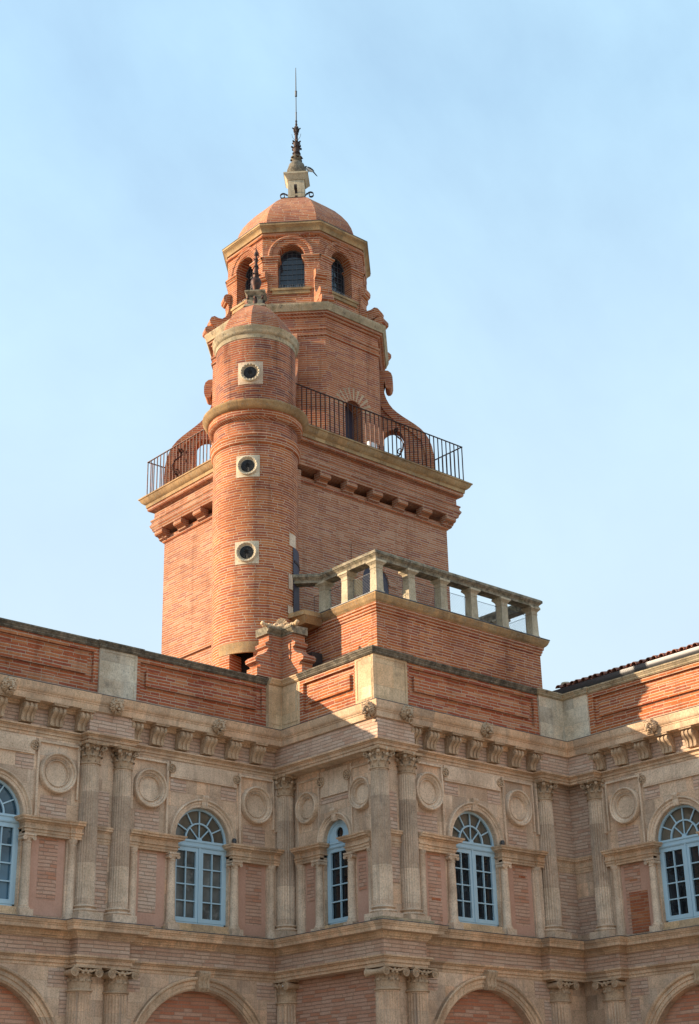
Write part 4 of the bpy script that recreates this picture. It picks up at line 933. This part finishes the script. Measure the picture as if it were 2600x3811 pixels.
# four great scroll buttresses standing on the gallery
def flat_shape(g, o, y):
    """closed outline (r, z) as a slab of half thickness y in the plane x=0, outwards -y; concave outlines allowed"""
    from mathutils.geometry import tessellate_polygon
    tris = tessellate_polygon([[Vector((a, b, 0)) for a, b in o]]); m = len(o)
    return g.add([(-y, -a, b) for a, b in o]+[(y, -a, b) for a, b in o], [tuple(t) for t in tris]+[tuple(m+i for i in t[::-1]) for t in tris]+[(i, (i+1) % m, m+(i+1) % m, m+i) for i in range(m)])
def buttress():
    g = G(); top = [(2.45, 23.60), (2.75, 23.63), (2.92, 23.61), (3.02, 23.52), (3.06, 23.38), (3.06, 23.15), (3.03, 23.02), (2.97, 22.95), (2.90, 22.94), (2.84, 22.99), (2.81, 23.10), (2.80, 23.24)]
    sweep_ = [(2.765, 23.1), (2.77, 22.92), (2.79, 22.76), (2.84, 22.58), (2.92, 22.40), (3.03, 22.23), (3.17, 22.08), (3.34, 21.93), (3.53, 21.78), (3.73, 21.62), (3.90, 21.46), (4.04, 21.28), (4.14, 21.08), (4.22, 20.84), (4.27, 20.55), (4.29, 20.2), (4.27, 19.5)]
    rim = [(max(2.5, a-(.22 if b > 22 else .26)), b-(.02 if b > 22.6 else .14 if b > 21.2 else 0.)) for a, b in sweep_]
    hole = [(3.34, 19.5), (3.34, 20.6)]+[(3.0+.34*cos(k*pi/12), 21.16+.34*sin(k*pi/12)) for k in range(13)]+[(2.66, 19.5), (2.45, 19.5)]
    flat_shape(g, [(2.45, 23.3)]+[(2.7, 23.3)]+rim+hole, .185)
    flat_shape(g, top+sweep_+rim[::-1]+[(2.45, 23.2)], .25)
    return g
bt = mesh('scroll_buttress', buttress(), 'red_brick', 30)
for k in range(4): link('scroll_buttress', bt, tw, tr(CX, CY) @ rot(45+90*k))

# ------------------------------------------------------------------ iron railing of the gallery
z0, z1 = zt(19.33), zt(20.6)
X0, X1, Y0, Y1 = TX-.427, TX+TW_+.427, TY-.427, TY+TW_+.427
ral = thing('gallery_railing', 'rusty iron bar railing round the tower gallery, held by scrolled iron stays', 'railing', (X0, Y0, z0))
RC = [(X0, Y1), (X0, Y0), (X1, Y0), (X1, Y1)]
mk('top_rail', G().sweep(RC, [(-.022, z1-.02), (.022, z1-.02), (.022, z1), (-.022, z1)], closed=True), 'iron', ral)
mk('bottom_rail', G().sweep(RC, [(-.016, z0+.10), (.016, z0+.10), (.016, z0+.125), (-.016, z0+.125)], closed=True), 'iron', ral)
bar = mesh('bar', G().box(-.0125, .0125, -.0125, .0125, z0, z1-.015), 'iron', 0)
nb = 40; rest = G()
for k in range(nb+1):
    t = k/nb
    if k > 2: link('bar', bar, ral, tr(X0+(X1-X0)*t, Y0))
    if 9 < k: link('bar', bar, ral, tr(X0, Y0+(Y1-Y0)*t))
    if 0 < k < 24: link('bar', bar, ral, tr(X1, Y0+(Y1-Y0)*t))
    for x, y in ((X1, Y0+(Y1-Y0)*t),)*(k >= 24)+((X0+(X1-X0)*t, Y1),)*(0 < k < nb): rest.box(x-.0125, x+.0125, y-.0125, y+.0125, z0, z1-.015)
o = mk('bar', rest, 'iron', ral, smooth=0); o['kind'] = 'stuff'
def stay():
    """S shaped iron stay outside the railing: plane x=0, outwards -y"""
    g = G(); pts = []
    for i in range(12): a = radians(-200+i*30); r_ = .03+.07*(1-i/11); pts.append((0, -.02-.085+r_*cos(a), .95+r_*sin(a)))
    pts = pts[::-1]+[(0, -.06, .80), (0, -.20, .66), (0, -.34, .52), (0, -.41, .36), (0, -.38, .2), (0, -.26, .07), (0, -.10, .02), (0, .02, .03)]
    g.tube(pts, .026, 6)
    q = []
    for i in range(12): a = radians(-100+i*34); r_ = .10-.06*i/11; q.append((0, -.24+r_*cos(a), .2+r_*sin(a)))
    g.tube(q, .015, 6); return g
stm = mesh('scroll_stay', stay(), 'iron', 40)
link('scroll_stay', stm, ral, tr(28.55, Y0, z0-.02)); link('scroll_stay', stm, ral, tr(X0, 35.1, z0-.02) @ rot(-90))

# ------------------------------------------------------------------ gallery floodlights
def floodlight(x, y, rz, label):
    t = thing('floodlight', label, 'floodlight', (x, y, zt(19.34)), 'floodlights on the gallery'); m = tr(x, y, zt(19.34)) @ rot(rz)
    h = mk('housing', G().frustum(0, 0, .30, .10, .34, .16, b0=.16, b1=.2).frustum(0, .02, .34, .16, .30, .40, b0=.2, b1=.12), 'white_paint', t, m)
    mk('bracket', G().box(-.2, .2, -.06, .06, 0, .05).box(-.19, -.175, -.03, .03, .05, .26).box(.175, .19, -.03, .03, .05, .26), 'gutter_metal', t, m)
floodlight(27.85, TY-.2, 0, 'white floodlight behind the railing bars beside the right scroll buttress'); floodlight(TX-.25, 33.55, -90, 'white floodlight behind the railing bars just left of the round turret')

def spot(F, u, z_, label):
    m = F @ tr(u, 0, z_); t = thing('spotlight', label, 'spotlight', tuple(m.translation), 'small spotlights on the facade')
    mk('housing', G().lathe(0, 0, [(.0, -.06), (.05, -.058), (.058, .0), (.054, .045), (.034, .07), (0, .078)], 14), 'gutter_metal', t, m @ tr(0, -.10, .08)); mk('foot', G().box(-.05, .05, -.14, -.06, 0, .03), 'gutter_metal', t, m)
spot(FL, 21.05+.86, 7.09, 'small black spotlight on the stone ledge right of the grey paned window'); spot(FP, 26.54+.86, 7.09, 'small black spotlight on the stone ledge right of the pavilion front window')

# ------------------------------------------------------------------ finial of the tower and lightning rod
fin = thing('roof_finial', 'tall rusty iron and stone finial with lightning rod on the tower dome', 'finial', (CX, CY, zt(29.88)), 'finials on the domes')
z = zt
mk('pedestal', G().frustum(CX, CY, .92, z(29.86), .86, z(30.0), pi/4).frustum(CX, CY, .70, z(30.0), .58, z(30.08), pi/4).frustum(CX, CY, .56, z(30.08), .54, z(30.86), pi/4).frustum(CX, CY, .60, z(30.86), .60, z(30.89), pi/4).frustum(CX, CY, .62, z(30.89), .82, z(31.04), pi/4).frustum(CX, CY, .84, z(31.04), .84, z(31.10), pi/4), 'balustrade_stone', fin)
mk('stone_ball', G().lathe(CX, CY, [(.16, z(31.09)), (.26, z(31.13)), (.32, z(31.24)), (.335, z(31.36)), (.335, z(31.42)), (.315, z(31.43)), (.31, z(31.48)), (.265, z(31.64)), (.16, z(31.76)), (.10, z(31.78)), (.13, z(31.82)), (.19, z(31.92)), (.20, z(31.96)), (.10, z(31.98))], 28), 'coping_stone', fin)
g = G().lathe(CX, CY, [(.10, z(31.96)), (.115, z(32.05)), (.10, z(32.3)), (.075, z(32.5)), (.06, z(32.62)), (.07, z(32.64)), (.055, z(32.66)), (.055, z(32.92)), (.075, z(32.94)), (.075, z(32.98)), (.05, z(33.0)), (.06, z(33.06)), (.095, z(33.14)), (.08, z(33.24)), (.03, z(33.3)), (.045, z(33.36)), (.025, z(33.42)), (.04, z(33.5)), (.02, z(33.55))], 20)
for lev, n_, hh, ww in ((31.98, 6, .18, .16), (32.12, 6, .3, .12), (32.42, 6, .22, .10), (33.0, 5, .2, .07)):
    for k in range(n_): a = 2*pi*k/n_+lev; leaf(g, (CX+.08*cos(a), CY+.08*sin(a), z(lev)), (cos(a), sin(a), 0), 0, ww, hh, .75)
for k in range(6): a = 2*pi*k/6; leaf(g, (CX+.17*cos(a), CY+.17*sin(a), z(31.99)), (cos(a), sin(a), 0), 0, .13, -.12, -1.2)
for k in range(4):
    a = pi/4+k*pi/2; g.tube([(CX+.05*cos(a), CY+.05*sin(a), z(32.7)), (CX+.13*cos(a), CY+.13*sin(a), z(32.82)), (CX+.16*cos(a), CY+.16*sin(a), z(32.96))], .007, 5)
mk('iron_spire', g, 'rust_iron', fin, smooth=40)
mk('lightning_rod', G().lathe(CX, CY, [(.024, z(33.5)), (.024, z(33.84)), (.028, z(33.85)), (.028, z(33.88)), (.017, z(33.89)), (.015, z(34.56)), (.04, z(34.57)), (.04, z(34.78)), (.045, z(34.79)), (.020, z(34.81)), (.017, z(35.4)), (.010, z(35.82))], 12), 'lead', fin)
def iron_scroll(cx, cy, rz, zb, s_):
    g = G(); pts = [(0, -.95*s_, -.32*s_), (0, -.7*s_, -.12*s_), (0, -.46*s_, .02*s_), (0, -.35*s_, .12*s_), (0, -.33*s_, .28*s_), (0, -.36*s_, .42*s_), (0, -.44*s_, .53*s_)]
    for i in range(14): a = radians(140-i*30-0); r_ = .15*s_*(1-.55*i/13); pts.append((0, -.56*s_-r_*cos(a)*-1, .48*s_+r_*sin(a)))
    pts = pts[:7]+[(0, -.60*s_+.16*s_*(1-.6*i/12)*cos(radians(20+i*32)), .44*s_+.16*s_*(1-.6*i/12)*sin(radians(20+i*32))) for i in range(13)]
    g.strap(pts, .11*s_, (1, 0, 0), .016)
    return g
sc_m = mesh('iron_scroll', iron_scroll(0, 0, 0, 0, .8), 'rust_iron', 40)
for k in range(4): link('iron_scroll', sc_m, fin, tr(CX, CY, z(30.05)) @ rot(-45+90*k))

# ------------------------------------------------------------------ magpie
mg = thing('magpie', 'black and white magpie with long tail perched on the finial pedestal', 'bird', (28.20, 33.42, 31.66))
def magpie():
    b = G(); R_ = Vector((.64*1, -.55, 0)).normalized()   # towards the tail
    base = Vector((28.20, 33.42, 31.80))
    P = lambda a, h_, s_=0: base+R_*a+Vector((0, 0, h_))+Vector((-R_.y, R_.x, 0))*s_
    b.tube([P(-.10, .06), P(-.06, .07), P(0, .02), P(.07, -.03), P(.13, -.07), P(.17, -.09)], [.02, .05, .068, .06, .035, .015], 12)
    return b, P
body, P_ = magpie()
mk('body', body, 'white_feather', mg, smooth=60)
g = G(); g.ball(P_(-.085, .105), (.045, .045, .043), 12, 8); g.tube([P_(-.12, .105), P_(-.15, .10), P_(-.17, .092)], [.016, .011, .002], 6); g.tube([P_(-.07, .08), P_(-.02, .075), P_(.06, .04), P_(.14, -.02), P_(.19, -.05)], [.038, .046, .045, .03, .006], 10)
mk('head', g, 'black_feather', mg, smooth=60)
g = G()
for s_ in (-1, 1): g.tube([P_(-.02, .05, s_*.055), P_(.05, .02, s_*.065), P_(.13, -.03, s_*.05), P_(.20, -.07, s_*.025)], [.02, .03, .024, .005], 8)
mk('wing', g, 'black_feather', mg, smooth=60)
mk('tail', G().tube([P_(.13, -.05), P_(.20, -.14), P_(.27, -.24), P_(.31, -.29)], [.024, .022, .018, .006], 8), 'black_feather', mg, smooth=60)
g = G()
for s_ in (-1, 1): g.tube([P_(.01, -.02, s_*.025), P_(0, -.09, s_*.025), P_(-.03, -.125, s_*.03)], .006, 5)
mk('leg', g, 'black_feather', mg)

# ------------------------------------------------------------------ stair turret
RX, RY = 23.78, 30.66
q = lambda z_: z_*.9895
tu = thing('stair_turret', 'round brick stair turret with three oculus windows standing against the tower', 'turret', (RX, RY, GROUND))
R1, R2 = 1.185, 1.145
OA = 213.7
DA = radians(213.7)
g = G(); g.lathe(RX, RY, [(1.155, 9.5), (1.155, 11.3)], 72, radians(OA+16.5), radians(OA-16.5+360)); g.lathe(RX, RY, [(1.155, 11.3), (1.155, 12.36)], 72, radians(OA+16.5), radians(OA-16.5+360))
g.lathe(RX, RY, [(1.155, 12.36), (1.165, 13.5), (R1, 16.0), (R1, 18.0), (R1, q(18.5))], 96, cap=False)
for s_ in (-1, 1):
    a = radians(OA+s_*16.5); c_, n_ = cos(a), sin(a); g.poly((RX+1.155*c_, RY+1.155*n_, 9.5), (RX+.6*c_, RY+.6*n_, 9.5), (RX+.6*c_, RY+.6*n_, 12.36), (RX+1.155*c_, RY+1.155*n_, 12.36))
sh = mk('shaft', g, 'orange_brick', tu, uv=(RX, RY, 1.17), smooth=30)
mk('stair_dark_lining', G().lathe(RX, RY, [(.62, 9.5), (.62, 12.5), (1.13, 12.5)], 32, cap=False), 'painted_dark', tu)  # dark lining paints the unlit inside of the stair opening
mk('lintel', G().lathe(RX, RY, [(1.1, q(12.44)), (1.165, q(12.44)), (1.17, q(12.74)), (1.1, q(12.74))], 24, radians(OA-36), radians(OA+36), cap=False), 'gold_stone', tu, uv=(RX, RY, 1.17))
mk('shaft_top', G().lathe(RX, RY, [(R1, q(18.5)), (R1, q(19.3)), (R2, q(19.6)), (R2, q(22.0))], 96, cap=False), 'sooty_brick', tu, uv=(RX, RY, 1.17))
mk('ring_moulding', G().lathe(RX, RY, [(R1-.02, q(18.46)), (R1+.04, q(18.50)), (R1+.07, q(18.56)), (R1+.05, q(18.62)), (R1+.07, q(18.66)), (R1+.10, q(18.72)), (R1+.10, q(18.77)), (R1+.04, q(18.82)), (R1-.02, q(18.83))], 96, cap=False), 'orange_brick', tu, uv=(RX, RY, 1.2), smooth=50)
mk('ring_fascia', G().lathe(RX, RY, [(R1-.02, q(19.24)), (R1+.04, q(19.26)), (R1+.12, q(19.29)), (R1+.15, q(19.34)), (R1+.15, q(19.50)), (R1-.02, q(19.5))], 96, cap=False), 'orange_brick', tu, uv=(RX, RY, 1.2), smooth=50)
mk('ring_cornice', G().lathe(RX, RY, [(R1, q(19.49)), (R1+.16, q(19.50)), (R1+.22, q(19.53)), (R1+.27, q(19.59)), (R1+.30, q(19.66)), (R1+.32, q(19.68)), (R1+.32, q(19.73)), (R2-.05, q(19.82))], 96, cap=False), 'gold_stone', tu, uv=(RX, RY, .8), smooth=50)
mk('cap_cornice', G().lathe(RX, RY, [(R2-.02, q(21.86)), (R2+.015, q(21.87)), (R2+.02, q(22.0)), (R2+.06, q(22.03)), (R2+.085, q(22.09)), (R2+.085, q(22.14)), (R2+.11, q(22.17)), (R2+.115, q(22.24)), (R2-.1, q(22.32))], 96, cap=False), 'weather_stone', tu, uv=(RX, RY, 1.2), smooth=50)
capd = [(1.04, q(22.22)), (1.02, q(22.42)), (.95, q(22.66)), (.82, q(22.92)), (.64, q(23.16)), (.42, q(23.38)), (.2, q(23.5))]
mk('cap_dome', G().oct(RX, RY, capd, rot=pi/4), 'red_brick', tu, smooth=15)
mk('lean_link', G().box(RX, TX+.3, RY-.35, RY+.9, 9, q(18.5)), 'tower_brick', tu)
def oculus(zc, ang, r_, R_, style):
    M_ = tr(RX, RY, zc) @ rot(ang+90) @ tr(0, -R_-.0)
    g = G(); s_ = .325 if style else .35
    v = []; n_ = 8
    def surf(x): return R_-sqrt(R_*R_-x*x)
    for i in range(n_):      # square block following the round wall
        xa, xb = -s_+2*s_*i/n_, -s_+2*s_*(i+1)/n_
        g.add([(xa, surf(xa)-.012, -s_), (xb, surf(xb)-.012, -s_), (xb, surf(xb)-.012, s_), (xa, surf(xa)-.012, s_), (xa, surf(xa)+.05, -s_), (xb, surf(xb)+.05, -s_), (xb, surf(xb)+.05, s_), (xa, surf(xa)+.05, s_)], [(0, 1, 2, 3), (0, 4, 5, 1), (3, 2, 6, 7)]+([(0, 3, 7, 4)] if i == 0 else [])+([(1, 5, 6, 2)] if i == n_-1 else []))
    o_ = mk('oculus', g, 'oculus_stone' if style else 'stone_plain', tu, M_)
    g = G().arch(0, 0, [(.285, -.06), (.285, .06), (.268, .08), (.25, .075), (.21, .0), (.205, .012), (.188, .012), (.184, -.03)], 0, 2*pi, 40, closed_prof=False, y=0)
    n_ = 16 if style == 0 else 20
    for k in range(n_):
        a = 2*pi*k/n_; c_, s2 = cos(a), sin(a)
        if style == 0: g.ball((.24*c_, -.055, .24*s2), (.026, .035, .026), 8, 6)
        else: g.tube([(.212*c_, -.012, .212*s2), (.258*c_, -.078, .258*s2)], .014, 6)
    mk('oculus_ring', g, 'oculus_stone', o_, M_)
    mk('oculus_dark_disc', G().disc(0, 0, .187, -.0165, 24), 'painted_dark', o_, M_)  # flat disc, darkness of the opening painted on
    g = G()
    for k in range(26):
        a = 2*pi*k/26; l_ = .055+.03*((k*7) % 5)/5; g.tube([(.186*cos(a), -.022, .186*sin(a)), (l_*cos(a+.1), -.04, l_*sin(a+.1))], [.006, .002], 4)
    mk('bird_spikes', g, 'lead', o_, M_)
oculus(q(20.73), 224.5, 0, R2, 0); oculus(q(17.80), 222, 0, R1, 1); oculus(q(15.24), 221, 0, R1-.005, 1)
# stone quoins by the terrace door and the open violet door leaf
def patch(a0, a1, za, zb): return G().lathe(RX, RY, [(1.1, za), (1.19, za), (1.19, zb), (1.1, zb)], 10, radians(a0), radians(a1), cap=False)
for a0, a1, za, zb in ((283, 300, 15.46, 15.82), (281, 290.5, 14.2, 14.62), (279, 290.5, 13.5, 13.72), (246, 268, 12.72, 13.1), (250, 272, 12.1, 12.66)):
    mk('stone_block', patch(a0, a1, za, zb), 'stone_plain', tu, uv=(RX, RY, 1.17))
td = mk('door', G().lathe(RX, RY, [(1.12, 13.5), (1.2, 13.5), (1.2, 15.45), (1.12, 15.45)], 12, radians(291), radians(335), cap=False), 'violet_door', tu, uv=(RX, RY, 1.17))
mk('strap_hinge', G().lathe(RX, RY, [(1.2, 15.02), (1.215, 15.02), (1.215, 15.09), (1.2, 15.09)], 10, radians(294), radians(335), cap=False), 'iron', td)

# finial of the turret
tf = thing('roof_finial', 'small black iron finial with urn and spike on the round turret', 'finial', (RX, RY, q(23.45)), 'finials on the domes')
mk('pedestal', G().frustum(RX, RY, .66, q(23.42), .56, q(23.52), pi/4).frustum(RX, RY, .42, q(23.52), .40, q(23.82), pi/4).frustum(RX, RY, .44, q(23.82), .44, q(23.85), pi/4).frustum(RX, RY, .45, q(23.85), .60, q(23.94), pi/4).frustum(RX, RY, .61, q(23.94), .61, q(23.99), pi/4), 'rail_stone', tf)
g = G().lathe(RX, RY, [(.07, q(23.98)), (.06, q(24.05)), (.09, q(24.15)), (.15, q(24.34)), (.165, q(24.43)), (.13, q(24.53)), (.07, q(24.57)), (.085, q(24.6)), (.075, q(24.75)), (.055, q(24.95)), (.06, q(25.0)), (.04, q(25.1)), (.045, q(25.2)), (.03, q(25.3)), (.028, q(25.34)), (.06, q(25.38)), (.065, q(25.42)), (.05, q(25.47)), (.02, q(25.5)), (.004, q(25.78))], 20)
for lev, n_, hh, ww, rr in ((24.56, 5, .16, .10, .07), (24.85, 5, .12, .08, .05), (25.12, 4, .12, .06, .04)):
    for k in range(n_): a = 2*pi*k/n_+lev; leaf(g, (RX+rr*cos(a), RY+rr*sin(a), q(lev)), (cos(a), sin(a), 0), 0, ww, hh, .8)
mk('iron_spire', g, 'iron', tf, smooth=40)
g = G()
for k in range(4): a = radians(225+90*k); leaf(g, (RX+.22*cos(a), RY+.22*sin(a), q(23.56)), (cos(a), sin(a), 0), 0, .13, .24, .35)
mk('iron_leaf', g, 'iron', tf)
s2m = mesh('iron_scroll', iron_scroll(0, 0, 0, 0, .5), 'iron', 40)
for k in range(4): link('iron_scroll', s2m, tf, tr(RX, RY, q(23.56)) @ rot(90*k) @ tr(0, .03))

# ------------------------------------------------------------------ terrace block over the pavilion
tb = thing('terrace_block', 'low brick block with gold stone cornice carrying the balustraded terrace above the pavilion', 'terrace block', (27.9, 28.5, 10.4))
BX0, BX1, BY0 = 24.86, 31.05, 27.0
mk('wall', G().box(BX0, BX1, BY0, 33.5, 10.3, 13.30), 'orange_brick', tb)
TP = [(BX0, 29.25), (BX0, BY0), (BX1, BY0), (BX1, 33.4)]
mk('string_course', G().sweep(TP, [(-.1, 13.06), (.025, 13.06), (.03, 13.12), (.05, 13.13), (.055, 13.2), (.08, 13.21), (.085, 13.28), (-.1, 13.29)]), 'orange_brick', tb)
mk('cornice', G().sweep(TP, [(-.1, 13.28), (.09, 13.28), (.10, 13.30), (.13, 13.32), (.17, 13.37), (.19, 13.43), (.205, 13.45), (.205, 13.485), (-.1, 13.52)]), 'gold_stone', tb)
mk('cornice_flashing', G().sweep(TP, [(-.1, 13.523), (.21, 13.488), (.22, 13.493), (.22, 13.51), (-.1, 13.54)]), 'lead', tb)
mk('terrace_floor', G().box(BX0+.1, BX1-.1, BY0+.1, 33.3, 13.44, 13.53), 'paving', tb)
mk('corner_strip', G().frustum(BX0+.10, BY0+.10, .33, 11.0, .33, 12.62).frustum(BX0+.10, BY0+.10, .33, 12.62, .2, 12.76), 'orange_brick', tb)
mk('landing_slab', G().extrude([(BX0-.20, 28.95, 13.36), (24.10, 28.98, 13.36), (23.95, 29.75, 13.36), (24.9, 29.9, 13.36)], (0, 0, .125)).frustum(24.5, 29.35, .5, 13.18, .75, 13.36), 'gold_stone', tb)
hop = thing('rain_hopper', 'black rainwater hopper and pipe in the dark gap right of the parapet ornament', 'rain hopper', (24.6, 29.2, 11.4))
mk('hopper_box', G().frustum(24.62, 29.25, .16, 11.9, .34, 12.15).box(24.45, 24.79, 29.08, 29.42, 12.15, 12.42), 'gutter_metal', hop); mk('pipe', G().lathe(24.62, 29.25, [(.06, 10.4), (.06, 11.95)], 14), 'gutter_metal', hop)

# ------------------------------------------------------------------ stone balustrade of the terrace
bal = thing('terrace_balustrade', 'weathered stone balustrade of square posts and thick rail round the roof terrace', 'balustrade', (27.9, 26.98, 13.53))
def post():
    g = G(); z0_ = 13.53; g.frustum(0, 0, .28, z0_, .28, z0_+.05).frustum(0, 0, .25, z0_+.05, .225, 14.20).frustum(0, 0, .25, 14.20, .25, 14.225).frustum(0, 0, .225, 14.225, .25, 14.29).frustum(0, 0, .25, 14.29, .36, 14.355).frustum(0, 0, .38, 14.355, .38, 14.412); return g
pm = mesh('post', post(), 'balustrade_stone', 20)
PX = [24.90, 26.05, 27.22, 28.38, 29.58, 30.80]
pts_ = [(x, 27.0) for x in PX]+[(24.90, 28.13), (24.90, 29.05), (30.85, 28.2), (30.85, 29.4), (30.85, 30.6), (30.85, 31.8), (30.85, 33.0)]
for x, y in pts_: link('post', pm, bal, tr(x, y))
RAIL = [(-.15, 14.41), (.15, 14.41), (.15, 14.455), (.135, 14.465), (.15, 14.50), (.195, 14.54), (.20, 14.555), (.22, 14.56), (.22, 14.625), (.18, 14.66), (.0, 14.69), (-.17, 14.66), (-.2, 14.58), (-.15, 14.47)]
mk('hand_rail', G().sweep([(24.15, 29.85), (24.90, 29.12), (24.90, 27.0), (30.85, 27.0), (30.85, 33.3)], RAIL), 'rail_stone', bal, smooth=25)
wm = thing('wire_fence', 'thin chain link wire mesh stretched between the terrace balustrade posts', 'wire fence', (27.9, 27.05, 13.53))
def mesh_panel(x0, y0, x1, y1):
    g = G(); L = hypot(x1-x0, y1-y0); zb, ztp = 13.56, 14.18; H = ztp-zb; s_ = .085; dx, dy = (x1-x0)/L, (y1-y0)/L
    P = lambda u_, z_: (x0+dx*u_, y0+dy*u_, z_)
    for d_ in (1, -1):
        k = -H
        while k < L:
            ua, ub = (k, k+H) if d_ > 0 else (k+H, k); za, zb_ = zb, ztp
            a_, b_ = max(0, min(ua, ub)), min(L, max(ua, ub))
            if b_ > a_:
                f_ = lambda u_: zb+(u_-ua)/(ub-ua)*H
                g.tube([P(a_, f_(a_)), P(b_, f_(b_))], .0019, 3)
            k += s_
    g.tube([P(0, ztp), P(L, ztp+.01)], .007, 5); g.tube([P(.05, zb), P(.05, ztp+.03)], .006, 4); g.tube([P(L-.05, zb), P(L-.05, ztp+.03)], .006, 4)
    return g
pairs = list(zip(PX, PX[1:]))
for a, b in pairs: mk('mesh_panel', mesh_panel(a+.14, 27.06, b-.14, 27.06), 'lead', wm, smooth=0)
for a, b in ((27.14, 28.0), (28.26, 28.92), (29.18, 29.6)): mk('mesh_panel', mesh_panel(24.95, b, 24.95, a), 'lead', wm, smooth=0)
for a, b in ((27.14, 28.06), (28.34, 29.26), (29.54, 30.46)): mk('mesh_panel', mesh_panel(30.78, b, 30.78, a), 'lead', wm, smooth=0)

# ------------------------------------------------------------------ brick ornament on the parapet of the inner corner
ae = thing('parapet_ornament', 'scrolled brick pedestal with carved stone shell on the parapet in the inner corner', 'parapet ornament', (23.3, 28.95, 10.0))
VX, VY = 23.30, 28.92
LP = [(22.88, VY), (VX, VY), (VX, 28.22)]
def lsweep(prof): return G().sweep([(VX-.42, VY), (VX, VY), (VX, VY-.68+.26)], prof)
g = G().box(22.88, 24.0, VY, VY+.45, 10.0, 11.2).box(VX, VX+.5, 28.22, VY+.45, 10.0, 11.2)
g.box(22.94, VX-.06, VY-.012, VY, 10.2, 11.12); g.box(VX-.012, VX, 28.30, VY-.06, 10.2, 11.12)
mk('stone_pier', g, 'pale_stone', ae)
mk('coping', G().sweep([(22.88, VY), (VX, VY), (VX, 28.22)], COPING), 'pale_stone', ae)
def side(M_):
    """one leg of the L: outline in (u, z), u from the inner corner outwards"""
    g = G(); o = [(-.2, 11.38), (.80, 11.38), (.80, 11.60), (.68, 11.62), (.72, 11.70), (.84, 11.74), (.86, 11.82), (.78, 11.90), (.62, 11.96), (.50, 12.05), (.44, 12.16), (.52, 12.20), (.54, 12.28), (.46, 12.33), (.42, 12.36), (.42, 12.54), (-.2, 12.54)]
    g.prism_y([(a, b) for a, b in o], 0, .42)
    g.prism_y([(.30, 12.26), (.36, 12.28), (.36, 11.85), (.30, 11.85)], -.03, 0); return g
mL = tr(VX, VY+.0) @ Matrix.Diagonal((-1, 1, 1, 1)); mR = tr(VX, VY) @ rot(-90) 
g = G(); g.merge(side(0), mL); sub = side(0); g.merge(sub, tr(VX, VY) @ rot(-90))
mk('brick_body', g, 'red_brick', ae)
mk('cap_moulding', G().sweep([(VX-.50, VY), (VX, VY), (VX, VY-.50)], [(-.45, 12.53), (.02, 12.53), (.03, 12.58), (.06, 12.60), (.09, 12.66), (.11, 12.67), (.11, 12.72), (-.45, 12.74)]), 'rail_stone', ae)
g = G()
for i in range(7):
    a = radians(-60+20*i); d_ = Vector((-.707, -.707, 0)); sd = Vector((.707, -.707, 0)); c_ = Vector((VX-.02, VY-.02, 12.84))
    g.tube([c_, c_+sd*(.16*sin(a))+Vector((0, 0, .19*cos(a)))+d_*.02], [.02, .035], 6)
for s_ in (-1, 1):
    sd = Vector((.707, -.707, 0))*s_; c_ = Vector((VX-.06, VY-.06, 12.80)); pts = []
    for i in range(16): t = i/15; a = t*2.4*pi; rr = .10*(1-.8*t); pts.append(c_+sd*(.11+rr*cos(a))+Vector((0, 0, rr*sin(a))))
    g.tube(pts, .022, 6)
    ax = Vector((-1, 0, 0)) if s_ < 0 else Vector((0, -1, 0))
    for k in range(6): p_ = Vector((VX, VY, 12.76))+ax*(.14+.09*k); g.ball(p_, (.055, .055, .05+.02*(k % 2)), 8, 6)
    pe = Vector((VX, VY, 12.78))+ax*.62; g.ball(pe, .06, 8, 6)
g.ball((VX-.05, VY-.05, 12.78), (.07, .07, .10), 10, 8); g.ball((VX, VY, 12.78), (.16, .16, .1), 10, 8)
mk('carved_shell', g, 'pale_stone', ae, smooth=50)
